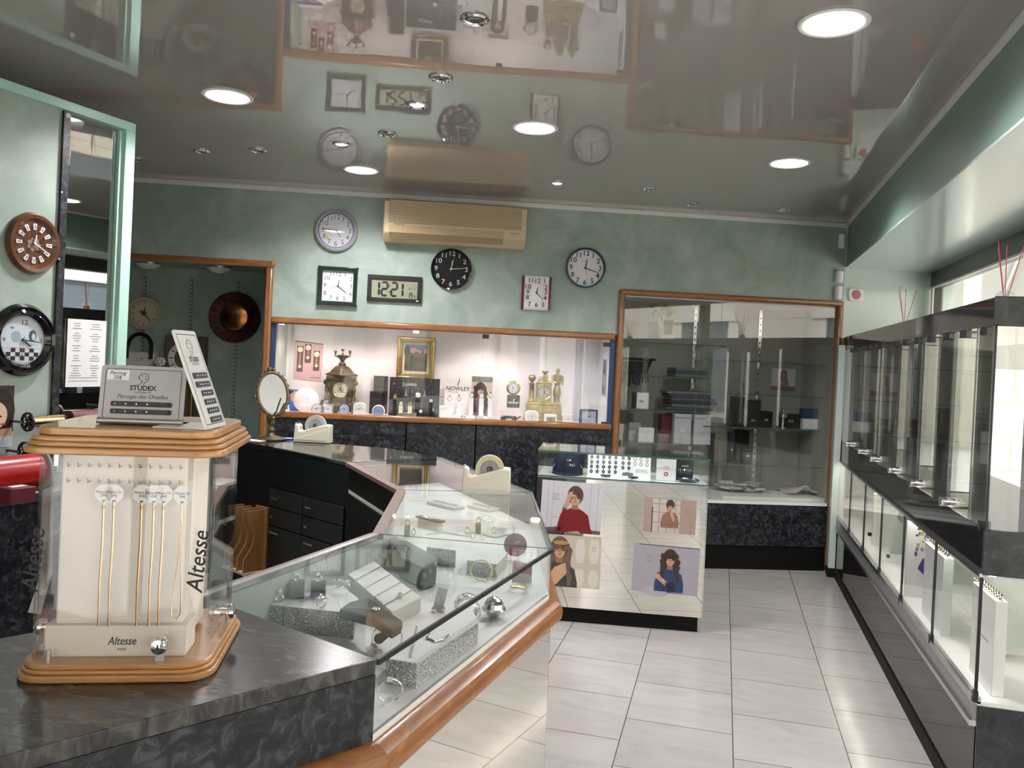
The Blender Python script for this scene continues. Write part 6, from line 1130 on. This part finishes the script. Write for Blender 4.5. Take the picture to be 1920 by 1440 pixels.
t = thing('earring_card', 'clear card with two silver ball earrings right of the ramp', 'earring card', jz(820, 1146), R(28)); m = MB(); m.M = Matrix.Rotation(R(-14), 4, 'X') @ Matrix.Rotation(R(14), 4, 'Y'); m.prismy(rect(-.012, .012, .0, .052), 0, .0012, M('frosted_card', (.66, .70, .70), .25)); m.build('card', t)
m = MB(); 
for x in (-.006, .016): m.sphere((x-.004, -.006, .0062), .0062, chrome, 10)
m.build('ball_earrings', t)
def loosechain(pts, z, lb, mat=silver, r=.0018, grp='loose bracelets in the counter', pend=None):
    P = [jz(x, y, z+r) for x, y in pts]; o = P[0].copy(); t = thing('bracelet', lb, 'bracelet', o, 0, grp); m = MB(); m.tube([p-o for p in P], r, mat, 6); m.build('chain', t)
    if pend is not None: m = MB(); m.sphere(tuple(P[pend]-o), .005, mat, 8); m.build('charm', t)
loosechain([(781, 1175), (778, 1195), (772, 1218), (770, 1230)], .8585, 'silver bracelet laid straight on the long front block', steel, .0022); loosechain([(808, 1176), (803, 1196), (815, 1203), (830, 1199), (841, 1190)], .8585, 'curved silver chain with round charm on the long front block', steel, .0018, pend=1)
loosechain([(572, 1212), (590, 1200), (606, 1206), (612, 1220)], BZ, 'silver bangle with tags lying before the left glitter block', silver, .0015, pend=1)
# middle segment
P = [(728, 1010), (738, 1004), (760, 1012), (820, 1044), (818, 1058), (795, 1066), (752, 1044)]
c = jz(768, 1036, .85); t = thing('necklace_bust', 'grey green necklace bust wearing a gold collar in middle counter', 'necklace bust', Vector((c.x, c.y, BZ)), 0); Q = [jz(x, y, .87)-Vector((c.x, c.y, .87)) for x, y in P]
m = MB(); m.prism([(q.x, q.y) for q in Q], .004, .058, greysuede); m.build('bust', t, bevel=.004); m = MB(); W_ = [jz(x, y, .872)-Vector((c.x, c.y, BZ)) for x, y in ((745, 1010), (762, 1018), (770, 1032), (764, 1042))]; m.tube(W_, .0022, gold, 6); m.build('gold_collar', t)
p = jz(735, 1062, BZ); t = thing('pendant_stand', 'small dark pendant stand with silver foot by grey bust', 'stand', p, .3); m = MB(); m.tube([(0, 0, .002), (0, 0, .05)], .003, black); m.lathe([(.014, 0), (.014, .003), (.003, .005)], silver, 16, cap=True); m.sphere((0, 0, .052), .005, silver, 8); m.build('stand', t)
p = jz(965, 1050, BZ) + Vector((0, 0, 0)); t = thing('brand_disc', 'burgundy round card standing behind the thin gold bangle', 'card', p, R(12)); m = MB(); m.lathe([(1e-6, 0), (.034, 0), (.034, .004), (1e-6, .004)], M('burgundy_disc', (.21, .055, .065), .5), 32, (0, 0, .044), 'y'); m.flat([(-.006, .052), (.012, .058), (.016, .054), (.0, .048)], -.0005, M('pink_mark', (.5, .3, .25), .4)); m.build('disc', t)
p = jz(978, 1092, BZ); t = thing('brand_card', 'pale pink folded card lettered e before the burgundy disc', 'card', p, R(12)); m = MB(); m.M = Matrix.Rotation(R(-10), 4, 'X'); m.box(-.026, .026, 0, .0012, 0, .05, M('rose_card', (.48, .27, .28), .5)); m.box(-.026, .026, -.0004, 0, 0, .022, M('lilac_white_card', (.55, .52, .56), .5)); m.text('e a', .022, -.004, .036, -.0008, M('plum_ink', (.12, .03, .04), .5)); m.build('card', t)
# far glazed segment
c = jz(806, 975, .84); t = thing('brand_plate', 'dark taupe brand plate with silver script in the middle counter', 'plate', c, R(-27)); m = MB(); m.box(-.06, .06, -.012, .016, 0, .006, M('taupe_plate', (.10, .088, .075), .4)); 
for k in range(4): m.ring((-.03+.018*k, .002, .0068), .0075, .0011, silver, 16, 5, 'z', ry=.006)
m.build('plate', t, bevel=.001); m = MB(); m.box(-.05, .05, -.008, .012, BZ-c.z, 0, bed); m.build('riser', t)
for k, (px, py, lb) in enumerate(((763, 1005, 'dark cube ring stand left in the middle counter'), (896, 1000, 'dark cube ring stand centre in the middle counter'))):
    p = jz(px, py, BZ); t = thing('ring_stand', lb, 'ring stand', p, R(20), 'dark cube ring stands'); m = MB(); m.box(-.009, .009, -.009, .009, 0, .034, M('umber_block', (.07, .05, .045), .4)); m.build('block', t, bevel=.001); t = thing('ring', ['ring standing on the left dark cube', 'ring standing on the centre dark cube'][k], 'ring', p + Vector((0, 0, .0345)), R(20), 'rings in the counter'); stone_ring(t, .008, gold, gs=.003)
for k, (px, py, lb) in enumerate(((775, 1003, 'gold ring lying right of the left dark cube'), (876, 1000, 'gold knot earring left of the centre dark cube'), (926, 1000, 'gold earring right of the centre dark cube'), (886, 1010, 'gold ring before the centre dark cube'), (903, 1012, 'gold ring right before the centre dark cube'), (735, 990, 'gold ring near the staff side edge of counter'))):
    ring_at(px, py, BZ, lb, .3*k, .008, None, .004, gold)
loosechain([(800, 1002), (830, 998), (860, 1003), (885, 1006)], BZ, 'pearl and gold bracelet lying across the middle counter', M('pearl', (.72, .66, .55), .3), .0022); loosechain([(905, 1003), (930, 1008), (955, 1002), (965, 1008)], BZ, 'gold chain bracelet lying right of the centre cube', gold, .0018)
for k, (px, py, w_, d_, lb) in enumerate(((835, 950, .16, .06, 'white jewellery tray left in the far glass counter'), (905, 955, .12, .06, 'white jewellery tray under the front tape dispenser'))):
    p = jz(px, py, BZ); t = thing('jewellery_tray', lb, 'tray', p, R(-30), 'white trays in the far counter'); m = MB(); m.box(-w_/2, w_/2, -d_/2, d_/2, 0, .012, pad); m.build('tray', t, bevel=.002); m = MB()
    for q in range(5): m.ring((-w_*.36+w_*.18*q, 0, .014), .009, .0013, silver if k else gold, 16, 5, 'z')
    m.build('rings', t)

# ------------------------------------------------------------------ things in the lit lower window case
LZ = .4125
def vt(y, x): return Vector((XR+x, V0+y, LZ))
def vstand(y, x, w, h, d, lb, name='display_stand', mat=whitem, rz=0, extra=None):
    t = thing(name, lb, 'display stand', vt(y, x), rz, 'white stands in the window case'); m = MB(); m.box(0, w, 0, d, 0, h, mat); m.build('stand', t, bevel=.002)
    if extra: extra(t, w, h, d)
    return t
def chains(t, w, h, d):
    m = MB(); rnd = random.Random(int(w*1000))
    for k in range(9): x = w*(k+.5)/9; m.ring((x, d*.5, h+.010), .011, .0026, random.choice((silver, silver, gold, chrome)), 16, 6, 'y'); m.sphere((x, 0, h+.012), .004, silver, 6)
    m.build('chain_row', t); m = MB(); m.box(.0, w, -.001, .0, h-.010, h, M('cream_band', (.80, .72, .58), .5)); m.build('top_band', t)
def slabmark(t, w, h, d):
    chains(t, w, h, d); m = MB()
    for k in range(12):
        if k != 4: m.flat(rect(w*.22+.0115*k, w*.22+.0115*k+.008, h*.50, h*.53), -.0006, M('soft_grey_print', (.48, .48, .48), .6))
    m.flat(rect(w*.36, w*.48, h*.455, h*.465), -.0006, MAT['soft_grey_print']); m.build('print', t)
vstand(.30, .055, .24, .30, .035, 'tall white slab with grey lettering at near end of window case', rz=R(-90), extra=slabmark)
vstand(.97, .05, .31, .30, .035, 'second tall white slab from near end, chains along its top', rz=R(-90), extra=chains)
vstand(1.55, .10, .20, .18, .03, 'small plain white slab in the middle of the window case')
vstand(2.35, .08, .22, .30, .03, 'farthest tall white slab in the window case')
t = thing('gift_card_stack', 'white cube on navy stand between the white slabs', 'box', vt(.50, .16), R(8)); m = MB(); m.box(-.035, .035, -.03, .03, 0, .09, M('indigo_card', (.03, .03, .12), .5)); m.box(-.05, .05, -.04, .04, .09, .097, whitem); m.build('stand', t); m = MB(); m.box(-.028, .028, -.028, .028, .097, .155, white); m.build('cube', t, bevel=.004)
t = thing('pearl_necklace', 'silver bead necklace heaped on the white cube', 'necklace', vt(.50, .16) + Vector((0, 0, .156)), 0); m = MB()
for k in range(22): a = 2*PI*k/22; m.sphere((.03*math.cos(a), .03*math.sin(a), .008), .007, random.choice((silver, chrome)), 8)
m.build('beads', t); m = MB(); m.ring((0, 0, .022), .026, .0022, M('coral_cord', (.42, .07, .05), .5), 24, 5); m.build('cord', t)
t = thing('price_poster', 'narrow white card with purple and gold jewels in window case', 'card', vt(1.22, .03), 0)
m = MB(); m.box(0, .14, 0, .006, 0, .34, paper); rnd = random.Random(5)
for k in range(26): m.ell(.04+rnd.uniform(0, .075), .16+rnd.uniform(0, .16), rnd.uniform(.004, .012), rnd.uniform(.004, .012), -.0005-.00002*k, rnd.choice((pm(150, 120, 190), pm(90, 90, 90), pm(200, 170, 90), pm(60, 50, 120))), 8)
m.flat([(.05, .13), (.07, .18), (.085, .17), (.10, .14), (.08, .10)], -.0012, pm(60, 45, 130)); m.build('card', t)
for k, (y, x, w_, h_, lb) in enumerate(((1.05, .13, .05, .02, 'small grey label block on the floor of window case'), (2.02, .10, .016, .016, 'single black bead cube on the window case floor'), (2.62, .10, .03, .02, 'left of two small black ring holders at far end'), (2.50, .13, .03, .02, 'right of two small black ring holders at far end'))):
    m = MB(); m.box(0, w_, 0, .02, 0, h_, inkg if k == 0 else blackm); tag(m.build('ring_holder' if k else 'label_block', None, vt(y, x), 0, bevel=.002), lb, 'holder')
t = thing('grey_stand', 'tall dark grey display stand in middle of window case', 'display stand', vt(1.72, .16), 0); m = MB(); m.prismy([(0, 0), (.12, 0), (.09, .34), (.03, .34)], 0, .05, M('charcoal_velvet', (.05, .05, .052), .8)); m.build('stand', t, bevel=.004); m = MB(); m.tube([(.03, -.003, .30), (.06, -.005, .16), (.09, -.003, .30)], .0025, silver, 6); m.build('necklace', t)
t = thing('grey_stand', 'white and grey bust stand further along window case', 'display stand', vt(2.15, .14), 0); m = MB(); m.prismy([(0, 0), (.12, 0), (.085, .30), (.035, .30)], 0, .04, pad); m.build('stand', t, bevel=.004); m = MB()
for k in range(12): m.sphere((.06+.025*math.cos(k*.5), -.004, .14+.022*k*.5), .006, silver, 6)
m.build('necklace', t)
# long tray of bracelets along the top front of the lower case, near end
t = thing('bracelet_row', 'silver foil wrapped bracelets heaped at the near end of window case', 'bracelets', vt(.215, .30), 0); m = MB(); rnd = random.Random(9)
for k in range(60): m.sphere((rnd.uniform(0, .14), rnd.uniform(0.02, .20), .26+rnd.uniform(0, .10)), rnd.uniform(.008, .016), rnd.choice((silver, chrome, steel)), 6, .6)
o_ = m.build('bracelets', t); o_['kind'] = 'stuff'; m = MB(); m.box(0, .15, 0, .22, 0, .25, whitem); m.build('riser', t)
# reed diffusers on the window case
for k, (px, py, lb) in enumerate(((1696, 604, 'reed diffuser with three red sticks far along the vitrine top'), (1885, 552, 'reed diffuser with red sticks at the near end of vitrine top'))):
    p = onp(px, py, (XR+.16, 0, 0), (1, 0, 0)); p = Vector((XR+.16, p.y, 1.6625)); t = thing('reed_diffuser', lb, 'diffuser', p, R(30), 'reed diffusers on the vitrine')
    m = MB(); m.lathe([(1e-6, 0), (.030, 0), (.032, .005), (.032, .05), (.014, .062), (.013, .078), (.010, .078)], acryl, 20); m.build('bottle', t); m = MB(); m.lathe([(1e-6, .003), (.028, .003), (.028, .03), (1e-6, .03)], M('amber_liquid', (.35, .10, .05), .1), 20); m.build('liquid', t)
    for a, l in ((-.30, .21), (-.22, .24), (.06, .23), (.26, .23)): m = MB(); m.tube([(0, 0, .01), (math.sin(a)*l, .02*math.cos(a*9), l)], .0016, M('red_reed', (.36, .03, .05), .5), 6); m.build('reed', t)
